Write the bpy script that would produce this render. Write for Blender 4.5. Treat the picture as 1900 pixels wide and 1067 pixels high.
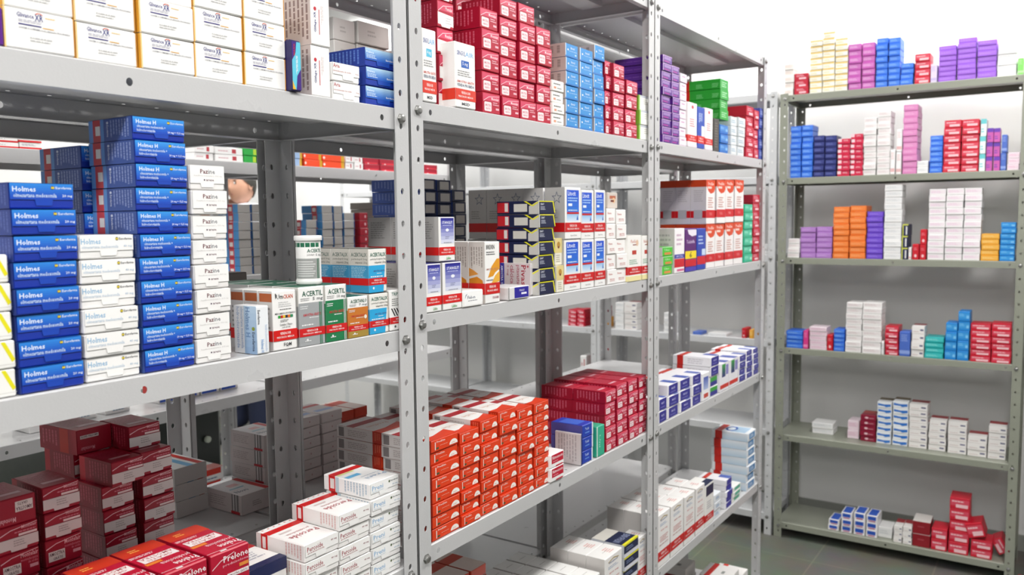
import bpy, math, random
from mathutils import Matrix, Vector
random.seed(7)
for o in list(bpy.data.objects): bpy.data.objects.remove(o, do_unlink=True)
SC = bpy.context.scene
COL = SC.collection

# ------------------------------------------------------------------ camera
YAW, PITCH, ROLL = 0.587735, 0.081896, -0.010587
CAMLOC = Vector((0.85699, 0.0, 1.48517))
Fv = Vector((-math.sin(YAW)*math.cos(PITCH), math.cos(YAW)*math.cos(PITCH), -math.sin(PITCH)))
Rv = Vector((math.cos(YAW), math.sin(YAW), 0)); Uv = Rv.cross(Fv)
R2 = Rv*math.cos(ROLL)+Uv*math.sin(ROLL); U2 = -Rv*math.sin(ROLL)+Uv*math.cos(ROLL)
cd = bpy.data.cameras.new('camera'); cam = bpy.data.objects.new('camera', cd); COL.objects.link(cam)
M3 = Matrix((R2, U2, -Fv)).transposed()
cam.matrix_world = Matrix.Translation(CAMLOC) @ M3.to_4x4()
cd.sensor_width = 36; cd.lens = 1541.22*36/1900; cd.clip_start = 0.05; cd.clip_end = 60
cd.dof.use_dof = True; cd.dof.focus_distance = 1.3; cd.dof.aperture_fstop = 7.0
SC.camera = cam
# ------------------------------------------------------------------ world, light, exposure
SC.view_settings.view_transform = 'Standard'; SC.view_settings.look = 'None'
SC.view_settings.gamma = 1.0; SC.view_settings.use_curve_mapping = False
SC.view_settings.exposure = 0.0
w = bpy.data.worlds.new('world'); SC.world = w; w.use_nodes = True
w.node_tree.nodes['Background'].inputs[0].default_value = (0.9, 0.95, 1, 1)
w.node_tree.nodes['Background'].inputs[1].default_value = 0.4
def area(name, loc, sx, sy, power, col=(1, .985, .96), rot=(0, 0, 0)):
    l = bpy.data.lights.new(name, 'AREA'); l.shape = 'RECTANGLE'; l.size = sx; l.size_y = sy; l.energy = power; l.color = col
    o = bpy.data.objects.new(name, l); o.location = loc; o.rotation_euler = rot; COL.objects.link(o); return o
CEIL = 2.95
LAMPS = [(0.95, 0.1, 32, 0), (0.95, 2.3, 34, 0), (-0.93, 1.2, 7, 0), (-0.93, 3.2, 8, 0), (-2.6, 0.8, 34, 0), (-2.9, 3.4, 50, 0), (0.9, -1.9, 60, 0), (-0.9, -1.9, 45, 0), (0.9, 3.75, 20, 1), (-0.9, 3.85, 14, 1)]  # all out of view; pairs behind camera and along back wall added as fill
for x, y, p, r in LAMPS: area('unseen_ceiling_light', (x, y, CEIL-.075), .28, 1.3, p, rot=(0, 0, r*math.pi/2))

# ------------------------------------------------------------------ materials
MATS = {}
def lin(h):
    h = h.lstrip('#'); o = []
    for i in (0, 2, 4):
        c = int(h[i:i+2], 16)/255; o.append(c/12.92 if c <= .04045 else ((c+.055)/1.055)**2.4)
    return (*o, 1)
def mat(name, col, rough=.4, metal=0.0, kind='card', spec=.5):
    key = (name, col, rough, metal, kind)
    if key in MATS: return MATS[key]
    m = bpy.data.materials.new(name); m.use_nodes = True; nt = m.node_tree; b = nt.nodes['Principled BSDF']
    b.inputs['Base Color'].default_value = lin(col) if isinstance(col, str) else (*col, 1)
    b.inputs['Roughness'].default_value = rough; b.inputs['Metallic'].default_value = metal
    b.inputs['Specular IOR Level'].default_value = spec
    tc = nt.nodes.new('ShaderNodeTexCoord'); nz = nt.nodes.new('ShaderNodeTexNoise')
    nt.links.new(tc.outputs['Object'], nz.inputs['Vector'])
    if kind == 'card':
        nz.inputs['Scale'].default_value = 25
        mr = nt.nodes.new('ShaderNodeMapRange'); mr.inputs['To Min'].default_value = rough-.06; mr.inputs['To Max'].default_value = rough+.08
        nt.links.new(nz.outputs['Fac'], mr.inputs['Value']); nt.links.new(mr.outputs[0], b.inputs['Roughness'])
    elif kind == 'paint':
        nz.inputs['Scale'].default_value = 9; nz.inputs['Detail'].default_value = 5
        mr = nt.nodes.new('ShaderNodeMapRange'); mr.inputs['To Min'].default_value = rough-.02; mr.inputs['To Max'].default_value = rough+.06
        nt.links.new(nz.outputs['Fac'], mr.inputs['Value']); nt.links.new(mr.outputs[0], b.inputs['Roughness'])
        bp = nt.nodes.new('ShaderNodeBump'); bp.inputs['Strength'].default_value = .06; bp.inputs['Distance'].default_value = .002
        n2 = nt.nodes.new('ShaderNodeTexNoise'); n2.inputs['Scale'].default_value = 320
        nt.links.new(tc.outputs['Object'], n2.inputs['Vector']); nt.links.new(n2.outputs['Fac'], bp.inputs['Height']); nt.links.new(bp.outputs[0], b.inputs['Normal'])
    MATS[key] = m; return m
def card(c): return mat('printed_card', c, .36)
GREY = mat('grey_enamel', (.55, .55, .555), .27, 0, 'paint')
PALE = mat('pale_grey_enamel', (.62, .63, .645), .36, 0, 'paint')
SAGE = mat('sage_grey_enamel', (.285, .30, .245), .34, 0, 'paint')
ZINC = mat('zinc_plate', (.36, .36, .35), .3, .9, 'paint')

# ------------------------------------------------------------------ mesh helpers
class MB:
    def __init__(s): s.v = []; s.f = []; s.m = []; s.mats = []
    def mi(s, m):
        if m not in s.mats: s.mats.append(m)
        return s.mats.index(m)
    def poly(s, pts, m):
        n = len(s.v); s.v += [tuple(p) for p in pts]; s.f.append(tuple(range(n, n+len(pts)))); s.m.append(s.mi(m))
    def box(s, a, b, m):
        x0, y0, z0 = a; x1, y1, z1 = b
        n = len(s.v); s.v += [(x0, y0, z0), (x1, y0, z0), (x1, y1, z0), (x0, y1, z0), (x0, y0, z1), (x1, y0, z1), (x1, y1, z1), (x0, y1, z1)]
        for f in ((0, 3, 2, 1), (4, 5, 6, 7), (0, 1, 5, 4), (1, 2, 6, 5), (2, 3, 7, 6), (3, 0, 4, 7)):
            s.f.append(tuple(n+i for i in f)); s.m.append(s.mi(m))
    def chamfer(s, a, b, r, m):
        lo = Vector(a); hi = Vector(b); n = len(s.v); idx = {}
        for ix in (0, 1):
            for iy in (0, 1):
                for iz in (0, 1):
                    c = [(lo, hi)[i][k] for k, i in enumerate((ix, iy, iz))]; sg = [r if i == 0 else -r for i in (ix, iy, iz)]
                    for k in range(3):
                        p = [c[j]+(0 if j == k else sg[j]) for j in range(3)]; idx[(ix, iy, iz, k)] = len(s.v); s.v.append(tuple(p))
        def q(l):
            pts = [Vector(s.v[i]) for i in l]; c = sum(pts, Vector())/len(pts); nn = (pts[1]-pts[0]).cross(pts[2]-pts[0])
            if nn.dot(c-(lo+hi)/2) < 0: l = l[::-1]
            s.f.append(tuple(l)); s.m.append(s.mi(m))
        for k in range(3):
            o = [j for j in range(3) if j != k]
            for sd in (0, 1):
                l = []
                for a_, b_ in ((0, 0), (1, 0), (1, 1), (0, 1)):
                    t = [0, 0, 0]; t[k] = sd; t[o[0]] = a_; t[o[1]] = b_; l.append(idx[(*t, k)])
                q(l)
            for a_ in (0, 1):
                for b_ in (0, 1):
                    l = []
                    for e in (0, 1):
                        t = [0, 0, 0]; t[k] = e; t[o[0]] = a_; t[o[1]] = b_
                        l += [idx[(*t, o[0])], idx[(*t, o[1])]] if e == 0 else [idx[(*t, o[1])], idx[(*t, o[0])]]
                    q(l)
        for ix in (0, 1):
            for iy in (0, 1):
                for iz in (0, 1): q([idx[(ix, iy, iz, k)] for k in range(3)])
    def lathe(s, prof, m, n=24, ctr=(0, 0, 0), axis='z'):
        b = len(s.v)
        for r, z in prof:
            for i in range(n):
                a = 2*math.pi*i/n; p = (r*math.cos(a), r*math.sin(a), z)
                if axis == 'x': p = (p[2], p[0], p[1])
                if axis == 'y': p = (p[1], p[2], p[0])
                s.v.append((p[0]+ctr[0], p[1]+ctr[1], p[2]+ctr[2]))
        for j in range(len(prof)-1):
            for i in range(n):
                s.f.append((b+j*n+i, b+j*n+(i+1) % n, b+(j+1)*n+(i+1) % n, b+(j+1)*n+i)); s.m.append(s.mi(m))
    def mesh(s, name, smooth=False):
        me = bpy.data.meshes.new(name); me.from_pydata(s.v, [], s.f)
        for m in s.mats: me.materials.append(m)
        me.polygons.foreach_set('material_index', s.m)
        if smooth: me.polygons.foreach_set('use_smooth', [True]*len(s.f))
        me.update(); return me
    def obj(s, name, parent=None, loc=None, smooth=False):
        return link(s.mesh(name, smooth), name, parent, loc)
def link(me, name, parent=None, loc=None):
    o = bpy.data.objects.new(name, me); COL.objects.link(o)
    if parent: o.parent = parent
    if loc: o.location = loc
    return o
def empty(name, loc=(0, 0, 0), rz=0):
    o = bpy.data.objects.new(name, None); COL.objects.link(o); o.location = loc; o.rotation_euler = (0, 0, rz); o.empty_display_size = .05; return o
def tag(o, label, cat, group=None):
    o['label'] = label; o['category'] = cat
    if group: o['group'] = group
    return o
def structure(o): o['kind'] = 'structure'; return o

# strip of sheet metal with one row of oval holes; map(u, v, w) -> point, u along length, v across, w thickness
def sheet(mb, L, Wd, t, holes, mp, m, ru=.0042, rv=.0042, vc=None):
    vc = Wd/2 if vc is None else vc
    hs = sorted(holes); c = min(.012, Wd/2-.0005) if not hs else min([.012]+[(b-a)/2 for a, b in zip(hs, hs[1:])])
    spans = []; u = 0
    for h in hs:
        a, b = max(u, h-c), min(L, h+c)
        if a > u+1e-6: spans.append((u, a, None))
        spans.append((a, b, h)); u = b
    if L-u > 1e-6: spans.append((u, L, None))
    for w, fl in ((0, False), (t, True)):
        for a, b, h in spans:
            if h is None:
                q = [mp(a, 0, w), mp(b, 0, w), mp(b, Wd, w), mp(a, Wd, w)]; mb.poly(q if fl else q[::-1], m); continue
            ang = sorted([math.atan2(y-vc, x-h) for x in (a, b) for y in (0, Wd)]); A = []
            for i in range(4):
                s0 = ang[i]; s1 = ang[(i+1) % 4]+(2*math.pi if i == 3 else 0)
                A += [s0+(s1-s0)*k/3 for k in range(3)]
            inn, out = [], []
            for th in A:
                ct, st = math.cos(th), math.sin(th); inn.append((h+ru*ct, vc+rv*st))
                k = min([((b if ct > 0 else a)-h)/ct if abs(ct) > 1e-9 else 9, ((Wd if st > 0 else 0)-vc)/st if abs(st) > 1e-9 else 9])
                out.append((h+k*ct, vc+k*st))
            n = len(A)
            for i in range(n):
                j = (i+1) % n; q = [mp(*inn[i], w), mp(*out[i], w), mp(*out[j], w), mp(*inn[j], w)]; mb.poly(q if fl else q[::-1], m)
                if not fl:
                    mb.poly([mp(*inn[i], 0), mp(*inn[j], 0), mp(*inn[j], t), mp(*inn[i], t)], m)
    for q in ([mp(0, 0, 0), mp(L, 0, 0), mp(L, 0, t), mp(0, 0, t)], [mp(0, Wd, t), mp(L, Wd, t), mp(L, Wd, 0), mp(0, Wd, 0)],
              [mp(0, 0, t), mp(0, Wd, t), mp(0, Wd, 0), mp(0, 0, 0)], [mp(L, 0, 0), mp(L, Wd, 0), mp(L, Wd, t), mp(L, 0, t)]): mb.poly(q, m)

def post_mesh(H, fw, m, sy, sx):
    """angle post, corner at the origin, flanges toward -x*sx and +y*sy"""
    mb = MB(); hs = [.03+.05*i for i in range(int((H-.03)/.05)+1) if .03+.05*i < H-.01]
    def A(u, v, w): return (-w*sx, v*sy, u)
    def B(u, v, w): return (-v*sx, w*sy, u)
    sheet(mb, H, fw, .0018, hs, A, m, .0052, .0038, fw*.6)
    sheet(mb, H, fw, .0018, [h+.0 for h in hs], B, m, .0052, .0038, fw*.6)
    return mb.mesh('post')
def shelf_mesh(W, D, lip, m, fw):
    mb = MB(); g = .0025
    n = int((W-.08)/.05); hs = [.04+(W-.08)*i/n for i in range(n+1)]
    def T(x0):
        return lambda u, v, w: (-x0-v, u+g, -.001+w)
    L = W-2*g
    sheet(mb, L, .034, .001, hs, T(.004), m, .003, .003, .016)
    mb.box((-D+.038, g, -.001), (-.038, W-g, 0), m)
    sheet(mb, L, .034, .001, hs, T(D-.038), m, .003, .003, .018)
    for x, s in ((-g, 1), (-D+g, -1)):
        def F(u, v, w, x=x, s=s): return (x+(w-.001)*s, u+g, -.0015-lip+v)
        sheet(mb, L, lip, .001, [.052, .052+(L-.104)/2, L-.052], F, m, .0042, .0046)
        mb.poly([(x, g, -.0015), (x, W-g, -.0015), (x-.0015*s, W-g, 0), (x-.0015*s, g, 0)][::s], m)
        xa, xb = sorted((x-.001*s, x-.014*s)); mb.box((xa, g, -.0015-lip), (xb, W-g, -.0005-lip), m)
    for y, s in ((g, 1), (W-g, -1)):
        ya, yb = sorted((y, y+.001*s)); mb.box((-D+g, ya, -.001-lip), (-g, yb, -.001), m)
        ya, yb = sorted((y, y+.012*s)); mb.box((-D+g+.02, ya, -.0015-lip), (-g-.02, yb, -.0005-lip), m)
    # pressed stiffening channel under the pan
    mb.box((-D/2-.028, .04, -.013), (-D/2+.028, W-.04, -.0012), m)
    return mb.mesh('shelf')
BOLT = {}
def bolt_mesh():
    if 'b' not in BOLT:
        mb = MB(); mb.lathe([(0, .0062), (.0035, .006), (.0058, .0048), (.0062, .004)], ZINC, 12, axis='x')
        mb.lathe([(.0062, .004), (.0064, .0005), (.0084, .0005), (.0084, 0), (.004, 0)], ZINC, 6, axis='x')
        BOLT['b'] = mb.mesh('bolt')
    return BOLT['b']
PM = {}
def rack(loc, rz, W, D, levels, H, m, lip, label, group, fw=.032, bolts=True):
    r = empty('shelving_rack', loc, rz); tag(r, label, 'shelving', group)
    for (x, y, sx, sy) in ((0, 0, 1, 1), (0, W, 1, -1), (-D, 0, -1, 1), (-D, W, -1, -1)):
        k = (round(H, 3), fw, m.name, sx, sy)
        if k not in PM: PM[k] = post_mesh(H, fw, m, sy, sx)
        p = link(PM[k], 'post', r, (x, y, 0))
        if bolts:
            for z in levels:
                b = link(bolt_mesh(), 'bolt', p, (.0003*sx, sy*fw*.6, z-.016))
                if sx < 0: b.rotation_euler = (0, 0, math.pi)
    k = (W, D, lip, m.name)
    if k not in PM: PM[k] = shelf_mesh(W-.004, D-.005, lip, m, fw)
    for z in levels: link(PM[k], 'shelf', r, (-.0022, .002, z))
    return r

# ------------------------------------------------------------------ printed boxes
TXT = {}
def text_polys(s):
    if s not in TXT:
        cu = bpy.data.curves.new('lettering', 'FONT'); cu.body = s; cu.size = 1; cu.resolution_u = 1; cu.offset = .012
        o = bpy.data.objects.new('lettering', cu); COL.objects.link(o)
        me = bpy.data.meshes.new_from_object(o.evaluated_get(bpy.context.evaluated_depsgraph_get()))
        vs = [v.co.copy() for v in me.vertices]; x0 = min(v.x for v in vs); x1 = max(v.x for v in vs); y0 = min(v.y for v in vs); y1 = max(v.y for v in vs)
        TXT[s] = ([((v.x-x0)/(x1-x0), (v.y-y0)/(y1-y0)) for v in vs], [tuple(p.vertices) for p in me.polygons])
        bpy.data.objects.remove(o, do_unlink=True); bpy.data.curves.remove(cu); bpy.data.meshes.remove(me)
    return TXT[s]
def R(f, u0, v0, u1, v1, c): return ('r', f, u0, v0, u1, v1, c)
def T(f, u0, v0, u1, v1, s, c, rot=0): return ('t', f, u0, v0, u1, v1, s, c, rot)
def L(f, u0, v0, u1, v1, n, c, rot=0): return ('l', f, u0, v0, u1, v1, n, c, rot)
def P(f, pts, c): return ('p', f, pts, c)
def C(f, u, v, ru, rv, c): return ('p', f, [(u+ru*math.cos(a*math.pi/9), v+rv*math.sin(a*math.pi/9)) for a in range(18)], c)
def GD(f, u0, v0, u1, v1, ct, cb): return ('g', f, u0, v0, u1, v1, ct, cb)
def mix(a, b, t): return '#'+''.join('%02x' % round(int(a[i:i+2], 16)*(1-t)+int(b[i:i+2], 16)*t) for i in (1, 3, 5))
FACE = {'F': lambda u, v, e, w, h, d: (e, u*w, v*h), 'N': lambda u, v, e, w, h, d: (-d+u*d, -e, v*h), 'P': lambda u, v, e, w, h, d: (-u*d, w+e, v*h),
        'T': lambda u, v, e, w, h, d: (-v*d, u*w, h+e), 'K': lambda u, v, e, w, h, d: (-d-e, w-u*w, v*h)}
def decals(mb, ds, w, h, d, e0=.00012):
    rnd = random.Random(5)
    for i, dc in enumerate(ds):
        e = e0+.00003*i
        for f in dc[1]:
            fn = FACE[f]; mp = lambda u, v: fn(u, v, e, w, h, d); k = dc[0]
            if k == 'r':
                _, _, u0, v0, u1, v1, c = dc; mb.poly([mp(u0, v0), mp(u1, v0), mp(u1, v1), mp(u0, v1)], card(c))
            elif k == 'p': mb.poly([mp(*q) for q in dc[2]], card(dc[3]))
            elif k == 'g':
                _, _, u0, v0, u1, v1, ct, cb = dc; n = 7
                for j in range(n):
                    a = v0+(v1-v0)*j/n; b = v0+(v1-v0)*(j+1)/n; mb.poly([mp(u0, a), mp(u1, a), mp(u1, b), mp(u0, b)], card(mix(cb, ct, (j+.5)/n)))
            elif k == 't':
                _, _, u0, v0, u1, v1, s, c, rot = dc; vs, fs = text_polys(s); m = card(c); n = len(mb.v)
                for x, y in vs:
                    if rot == 90: x, y = 1-y, x
                    elif rot == -90: x, y = y, 1-x
                    elif rot == 180: x, y = 1-x, 1-y
                    mb.v.append(mp(u0+(u1-u0)*x, v0+(v1-v0)*y))
                mi = mb.mi(m)
                for q in fs: mb.f.append(tuple(n+z for z in q)); mb.m.append(mi)
            elif k == 'l':
                _, _, u0, v0, u1, v1, n, c, rot = dc; m = card(c)
                for j in range(n):
                    a = (j+.25)/n; b = (j+.7)/n; x = 0; end = rnd.uniform(.75, 1)
                    while x < end:
                        x2 = min(end, x+rnd.uniform(.06, .22))
                        if rot: q = [(u0+(u1-u0)*a, v1-(v1-v0)*x), (u0+(u1-u0)*b, v1-(v1-v0)*x), (u0+(u1-u0)*b, v1-(v1-v0)*x2), (u0+(u1-u0)*a, v1-(v1-v0)*x2)][::-1]
                        else: q = [(u0+(u1-u0)*x, v0+(v1-v0)*a), (u0+(u1-u0)*x2, v0+(v1-v0)*a), (u0+(u1-u0)*x2, v0+(v1-v0)*b), (u0+(u1-u0)*x, v0+(v1-v0)*b)]
                        mb.poly([mp(*z) for z in q], m); x = x2+.03
W = '#f4f3f1'; RED = '#cf1f1f'; CR = '#b80f33'; GY = '#8d8f96'; LG = '#c9c8c6'
KD = {}
def K(name, desc, depth, base, ds=(), flap=None, side=None): KD[name] = dict(desc=desc, d=depth, base=base, ds=list(ds), flap=flap, side=side)
def band(v0, v1, c, txt=True, faces='FNP'):
    o = [R(faces, 0, v0, 1, v1, c)]
    if txt: o += [T('F', .28, v0+(v1-v0)*.55, .72, v0+(v1-v0)*.8, 'VENDA SOB', W), T('F', .14, v0+(v1-v0)*.2, .86, v0+(v1-v0)*.45, 'PRESCRIÇÃO MÉDICA', W)]
    return o
def simple(name, desc, depth, base, acc, style=0, side=None):
    """plain cartons of the far shelves: a line of print, a corner patch or an edge stripe"""
    ds = [R('NP', 0, 0, 1, 1, side)] if side else []
    if style in (0, 1, 3): ds += [R('F', .05, .28, .95, .84, mix(base, acc, .3))]
    if style == 0: ds += [L('F', .08, .5, .55, .8, 2, acc), R('F', .7, .3, .92, .6, acc)]
    elif style == 1: ds += [L('F', .1, .35, .8, .75, 2, acc)]
    elif style == 2: ds += [R('F', 0, .72, 1, 1, acc), L('F', .1, .2, .7, .5, 2, acc)]
    elif style == 3: ds += [L('F', .1, .55, .75, .8, 1, acc), R('F', .3, .12, .9, .42, acc)]
    elif style == 4: ds += [L('F', .15, .6, .85, .9, 4, acc), R('F', 0, .1, 1, .24, acc)]
    elif style == 5: ds += [R('FNP', 0, .4, .3, 1, acc), L('F', .45, .5, .9, .8, 2, acc)]
    K(name, desc, depth, base, ds)
# near bay, upper shelf
K('violet', 'deep violet carton', .1, '#5b1a86')
K('gliv', 'wide white box with blue underline', .075, W, [R('NP', 0, 0, 1, 1, '#e3a63a'), R('F', 0, 0, .025, 1, '#f3cf8a'), T('F', .18, .8, .42, .92, 'Glivance', '#3a3f86'), T('F', .43, .76, .55, .93, 'XR', '#3a3f86'),
  P('F', [(.44, .93), (.47, .97), (.52, .97), (.55, .92), (.535, .92), (.51, .95), (.48, .95), (.455, .92)], '#d8542a'),
  L('F', .58, .84, .74, .9, 1, '#ecc98a'), L('F', .2, .68, .62, .76, 2, '#b8b8c8'), R('F', .2, .615, .52, .645, '#33307e'), R('F', .54, .6, .7, .62, '#e2a532'), T('F', .2, .51, .93, .575, 'CONTÉM 15 COMPRIMIDOS DE LIBERAÇÃO PROLONGADA', '#77777f'), L('F', .35, .22, .7, .36, 2, '#c4c4c4')])
K('sachet', 'slim cyan and purple upright packet', .06, '#231a52', [R('F', .15, .03, .97, .97, '#5cc4dc'), P('F', [(.15, .97), (.6, .97), (.5, .75), (.15, .6)], '#3b1a7c'), P('F', [(.5, .03), (.97, .03), (.97, .45), (.6, .3)], '#3b1a7c'), P('F', [(.15, .03), (.45, .03), (.15, .2)], '#e8b62c'), T('F', .3, .7, .45, .93, 'MAXX', '#c9342c', 90), L('F', .5, .3, .7, .7, 2, W, 1)])
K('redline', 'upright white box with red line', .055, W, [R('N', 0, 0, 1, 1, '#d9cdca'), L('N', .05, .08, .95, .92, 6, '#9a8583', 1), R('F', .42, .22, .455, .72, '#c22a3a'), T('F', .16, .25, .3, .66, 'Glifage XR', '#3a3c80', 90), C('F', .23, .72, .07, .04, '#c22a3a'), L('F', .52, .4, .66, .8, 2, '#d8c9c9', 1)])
FL = dict(vs=.36, vt=.12, u0=.36, u1=.78)
K('aria', 'white carton with small red print', .09, W, [], dict(FL, c='#f6f5f3', ds=[T('F', .03, .72, .26, .93, 'Aria', '#b23c44'), T('F', .03, .5, .68, .6, 'montelucaste de sódio', '#c08a88'), T('F', .84, .48, .96, .58, '4 mg', '#c08a88')]))
K('eurob', 'glossy blue carton with pale gradient', .09, '#1436a0', [R('N', 0, 0, 1, 1, '#22398f'), L('N', .15, .1, .9, .9, 9, '#5a78c0', 1)], dict(FL, c='#1d4cb4', g=('#bfe0f4', '#1c58c0'), ds=[T('F', .05, .72, .28, .85, 'Prelone', '#eaf4ff'), L('F', .05, .45, .4, .68, 3, '#d5e8fa'), T('F', .66, .46, .95, .56, 'Eurofarma', '#ffffff')]))
K('plainw', 'plain greyish white carton at back', .08, '#d5d2ce', [L('F', .3, .35, .6, .7, 2, '#b9b6b2')])
K('sinu', 'upright grey-white pack with blue print', .05, '#d3cfcb', [R('F', .6, 0, 1, 1, W), T('F', .64, .45, .96, .62, 'Sin', '#2a5fb8'), L('F', .2, .1, .35, .7, 2, '#8a8a8a', 1)])
# middle bay, upper shelf
def sing(c, t): return [T('F', .1, .8, .5, .87, 'SINGUL', '#3a4f9c'), T('F', .5, .8, .92, .87, 'AIR', '#8cc0e8'), R('F', .3, .62, .68, .73, c), T('F', .36, .64, .62, .71, t, W), L('F', .12, .48, .86, .58, 3, '#9a9a9a'), T('F', .08, .385, .92, .43, 'AMOSTRA GRÁTIS', '#d2564a'), T('F', .08, .325, .92, .37, 'VENDA PROIBIDA', '#55607c')]+band(.12, .29, '#dd3a28')+[T('F', .3, .04, .7, .085, 'MSD', '#4a4a52')]
K('sing4', 'tall white box with cyan patch', .05, W, sing('#58bfe0', '4 mg')); K('sing5', 'tall white box with blue patch', .05, W, sing('#2c62b8', '5 mg'))
def montF(w=True):
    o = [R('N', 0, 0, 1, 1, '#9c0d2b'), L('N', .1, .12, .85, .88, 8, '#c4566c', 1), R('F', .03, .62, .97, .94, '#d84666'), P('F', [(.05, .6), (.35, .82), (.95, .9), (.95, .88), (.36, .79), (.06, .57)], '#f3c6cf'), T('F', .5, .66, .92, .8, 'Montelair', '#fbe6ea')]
    return o
K('mont', 'crimson box with small white square', .085, CR, montF()+[P('F', [(.1, .15), (.13, .1), (.47, .1), (.5, .15), (.5, .5), (.47, .55), (.13, .55), (.1, .5)], '#f6e3e5'), T('F', .14, .33, .46, .45, 'AMOSTRA', '#c05468'), T('F', .17, .18, .43, .29, 'GRÁTIS', '#c05468'), L('F', .58, .4, .92, .6, 2, '#f0b8c4'), R('F', .74, .2, .92, .3, '#f0b8c4'), R('T', .2, .25, .8, .34, '#e3a4b0'), L('T', .1, .4, .9, .8, 4, '#c8485f')])
K('montw', 'crimson box with large white flap', .07, CR, montF()+[P('F', [(.03, .1), (.2, .1), (.26, .02), (.74, .02), (.8, .1), (.97, .1), (.97, .5), (.03, .55)], W), L('F', .5, .15, .85, .42, 3, '#c9c4c6')])
K('minip', 'small cream-white box with orange print', .08, '#f5f3ee', [L('F', .1, .55, .75, .8, 1, '#6a6a6a'), R('F', .12, .22, .32, .42, '#df9a7a'), L('F', .4, .2, .9, .4, 1, '#8a8a8a')])
K('azure', 'sky-blue box with white star print', .08, '#2f8fd6', [R('N', 0, 0, 1, 1, '#b9aaa5'), L('N', .1, .15, .9, .85, 4, '#8e827e', 1), R('F', 0, 0, .05, 1, '#dfe9f2'), C('F', .2, .55, .05, .07, W), T('F', .42, .62, .72, .78, 'Busonid', '#eaf6ff'), T('F', .3, .42, .9, .52, 'SOLUÇÃO NASAL', '#cfe9fb'), R('F', .74, .2, .86, .3, '#bfe2fa'), R('F', .0, .0, 1, .1, '#1c6fc0')])
K('arch', 'white box with lime edge', .08, '#fafaf6', [R('N', 0, 0, 1, 1, '#85bd3c'), R('F', 0, 0, .12, 1, '#8cc641'), R('F', .14, .86, 1, 1, '#c6c9d2'), L('F', .45, .4, .9, .8, 3, '#cfcfc4')])
# far bay, upper shelf
K('purple', 'small purple box with lilac rim', .135, '#5c2a8c', [R('N', 0, .06, 1, .94, '#54208a'), L('N', .1, .4, .8, .6, 1, '#7a4aa8'), R('F', 0, .9, 1, 1, '#c9a6d8'), R('F', 0, 0, .06, 1, '#c9a6d8'), R('F', .14, .45, .85, .82, '#9a7ab8'), L('F', .14, .1, .85, .38, 1, '#c33aa0')])
K('pinkw', 'small white box with pink tint', .1, '#f0e4ee', [L('F', .2, .5, .8, .8, 1, '#c592b4'), R('F', .0, .0, 1, .08, '#c9b6c6')])
K('redfoot', 'tall white box with red foot band', .06, '#f5f0f0', [C('F', .5, .9, .12, .04, '#c23a4a'), L('F', .2, .45, .8, .65, 4, '#cf7a84')]+band(.12, .27, '#d9261f')+[R('F', 0, 0, 1, .06, '#e9dfe6')])
K('bluefoot', 'tall blue-fronted box with red band', .06, '#2c50b4', [R('F', .55, .3, 1, .55, '#e8ecf4'), L('F', .15, .6, .7, .85, 3, '#c8d6f0', 1)]+band(.12, .3, '#d9261f'))
K('slate', 'dark slate upright carton', .08, '#4a4844', [L('F', .2, .1, .8, .9, 10, '#77746c')])
simple('bluesm', 'bright blue small box', .09, '#1f6fc4', '#8fc0ec', 0)
K('green', 'bright green long box with red end', .115, '#239a2c', [R('N', 0, 0, .16, 1, '#d01c10'), R('F', 0, 0, 1, 1, '#35a83e'), L('N', .35, .15, .55, .6, 3, '#7ed084'), L('N', .78, .15, .96, .6, 3, '#7ed084'), L('F', .2, .2, .8, .8, 3, '#bde8c0')])
K('silver', 'crumpled silvery white box', .1, '#dfe4e6', [L('F', .15, .3, .9, .7, 2, '#8fb0c4'), R('F', .0, .0, .1, 1, '#b8c4ca')])
K('crim', 'small crimson box with pale print', .12, '#c11233', [R('N', 0, 0, 1, 1, '#a8102c'), L('F', .15, .5, .8, .85, 2, '#f0b0bc'), R('F', .35, .15, .85, .4, '#f4c8d0')])
simple('indigo', 'small indigo box', .1, '#4553a8', '#a8b4e0', 1)
# near bay, eye-level
K('yellow', 'white carton with yellow slanted stripe', .09, '#f4f3ef', [P('F', [(.74, .97), (.82, .97), (.99, .3), (.93, .22)], '#e9e11c'), L('F', .3, .4, .62, .5, 1, '#c4bca0'), R('F', .0, .14, 1, .155, '#cfcdc8')])
def euro(c, y='#d8c23a'): return [C('F', .68, .83, .028, .075, '#2c2f40'), R('F', .655, .79, .705, .87, y), T('F', .72, .78, .96, .88, 'Eurofarma', c)]
HS = [R('N', 0, 0, 1, 1, '#3d5597'), R('N', 0, 0, .1, 1, '#5b8cc8'), R('N', .1, 0, .28, 1, '#bb3b42'), R('N', .16, .3, .27, .72, '#d8d6d2'), R('N', .28, 0, .36, 1, '#5b8cc8'), L('N', .5, .1, .95, .92, 7, '#8796c4', 1), C('N', .45, .82, .025, .06, '#c9d0e0'), T('N', .43, .2, .475, .72, 'Eurofarma', '#d0d6e6', -90)]  # side blues kept dull, shade mixed into the print colour
K('holm20', 'blue gradient carton with bold white name', .088, '#14339f', [R('N', 0, 0, 1, 1, '#34468f'), L('N', .1, .1, .95, .92, 12, '#5668ac', 1), R('T', 0, 0, 1, 1, '#2b6fd0')], dict(FL, u0=.38, u1=.66, c='#1745b2', g=('#2e8ae0', '#1646b8'), ds=[T('F', .05, .66, .4, .86, 'Holmes', '#eef6ff')]+[C('F', .66, .83, .028, .075, '#2c2f40'), R('F', .64, .79, .69, .87, '#d8c23a'), T('F', .71, .78, .96, .88, 'Eurofarma', '#e6f0fa'), T('F', .06, .44, .72, .6, 'olmesartana medoxomila', '#cfe2f6'), T('F', .81, .44, .97, .57, '20 mg', '#e8f2fc')]))  # side face painted in its shaded blue
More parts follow.
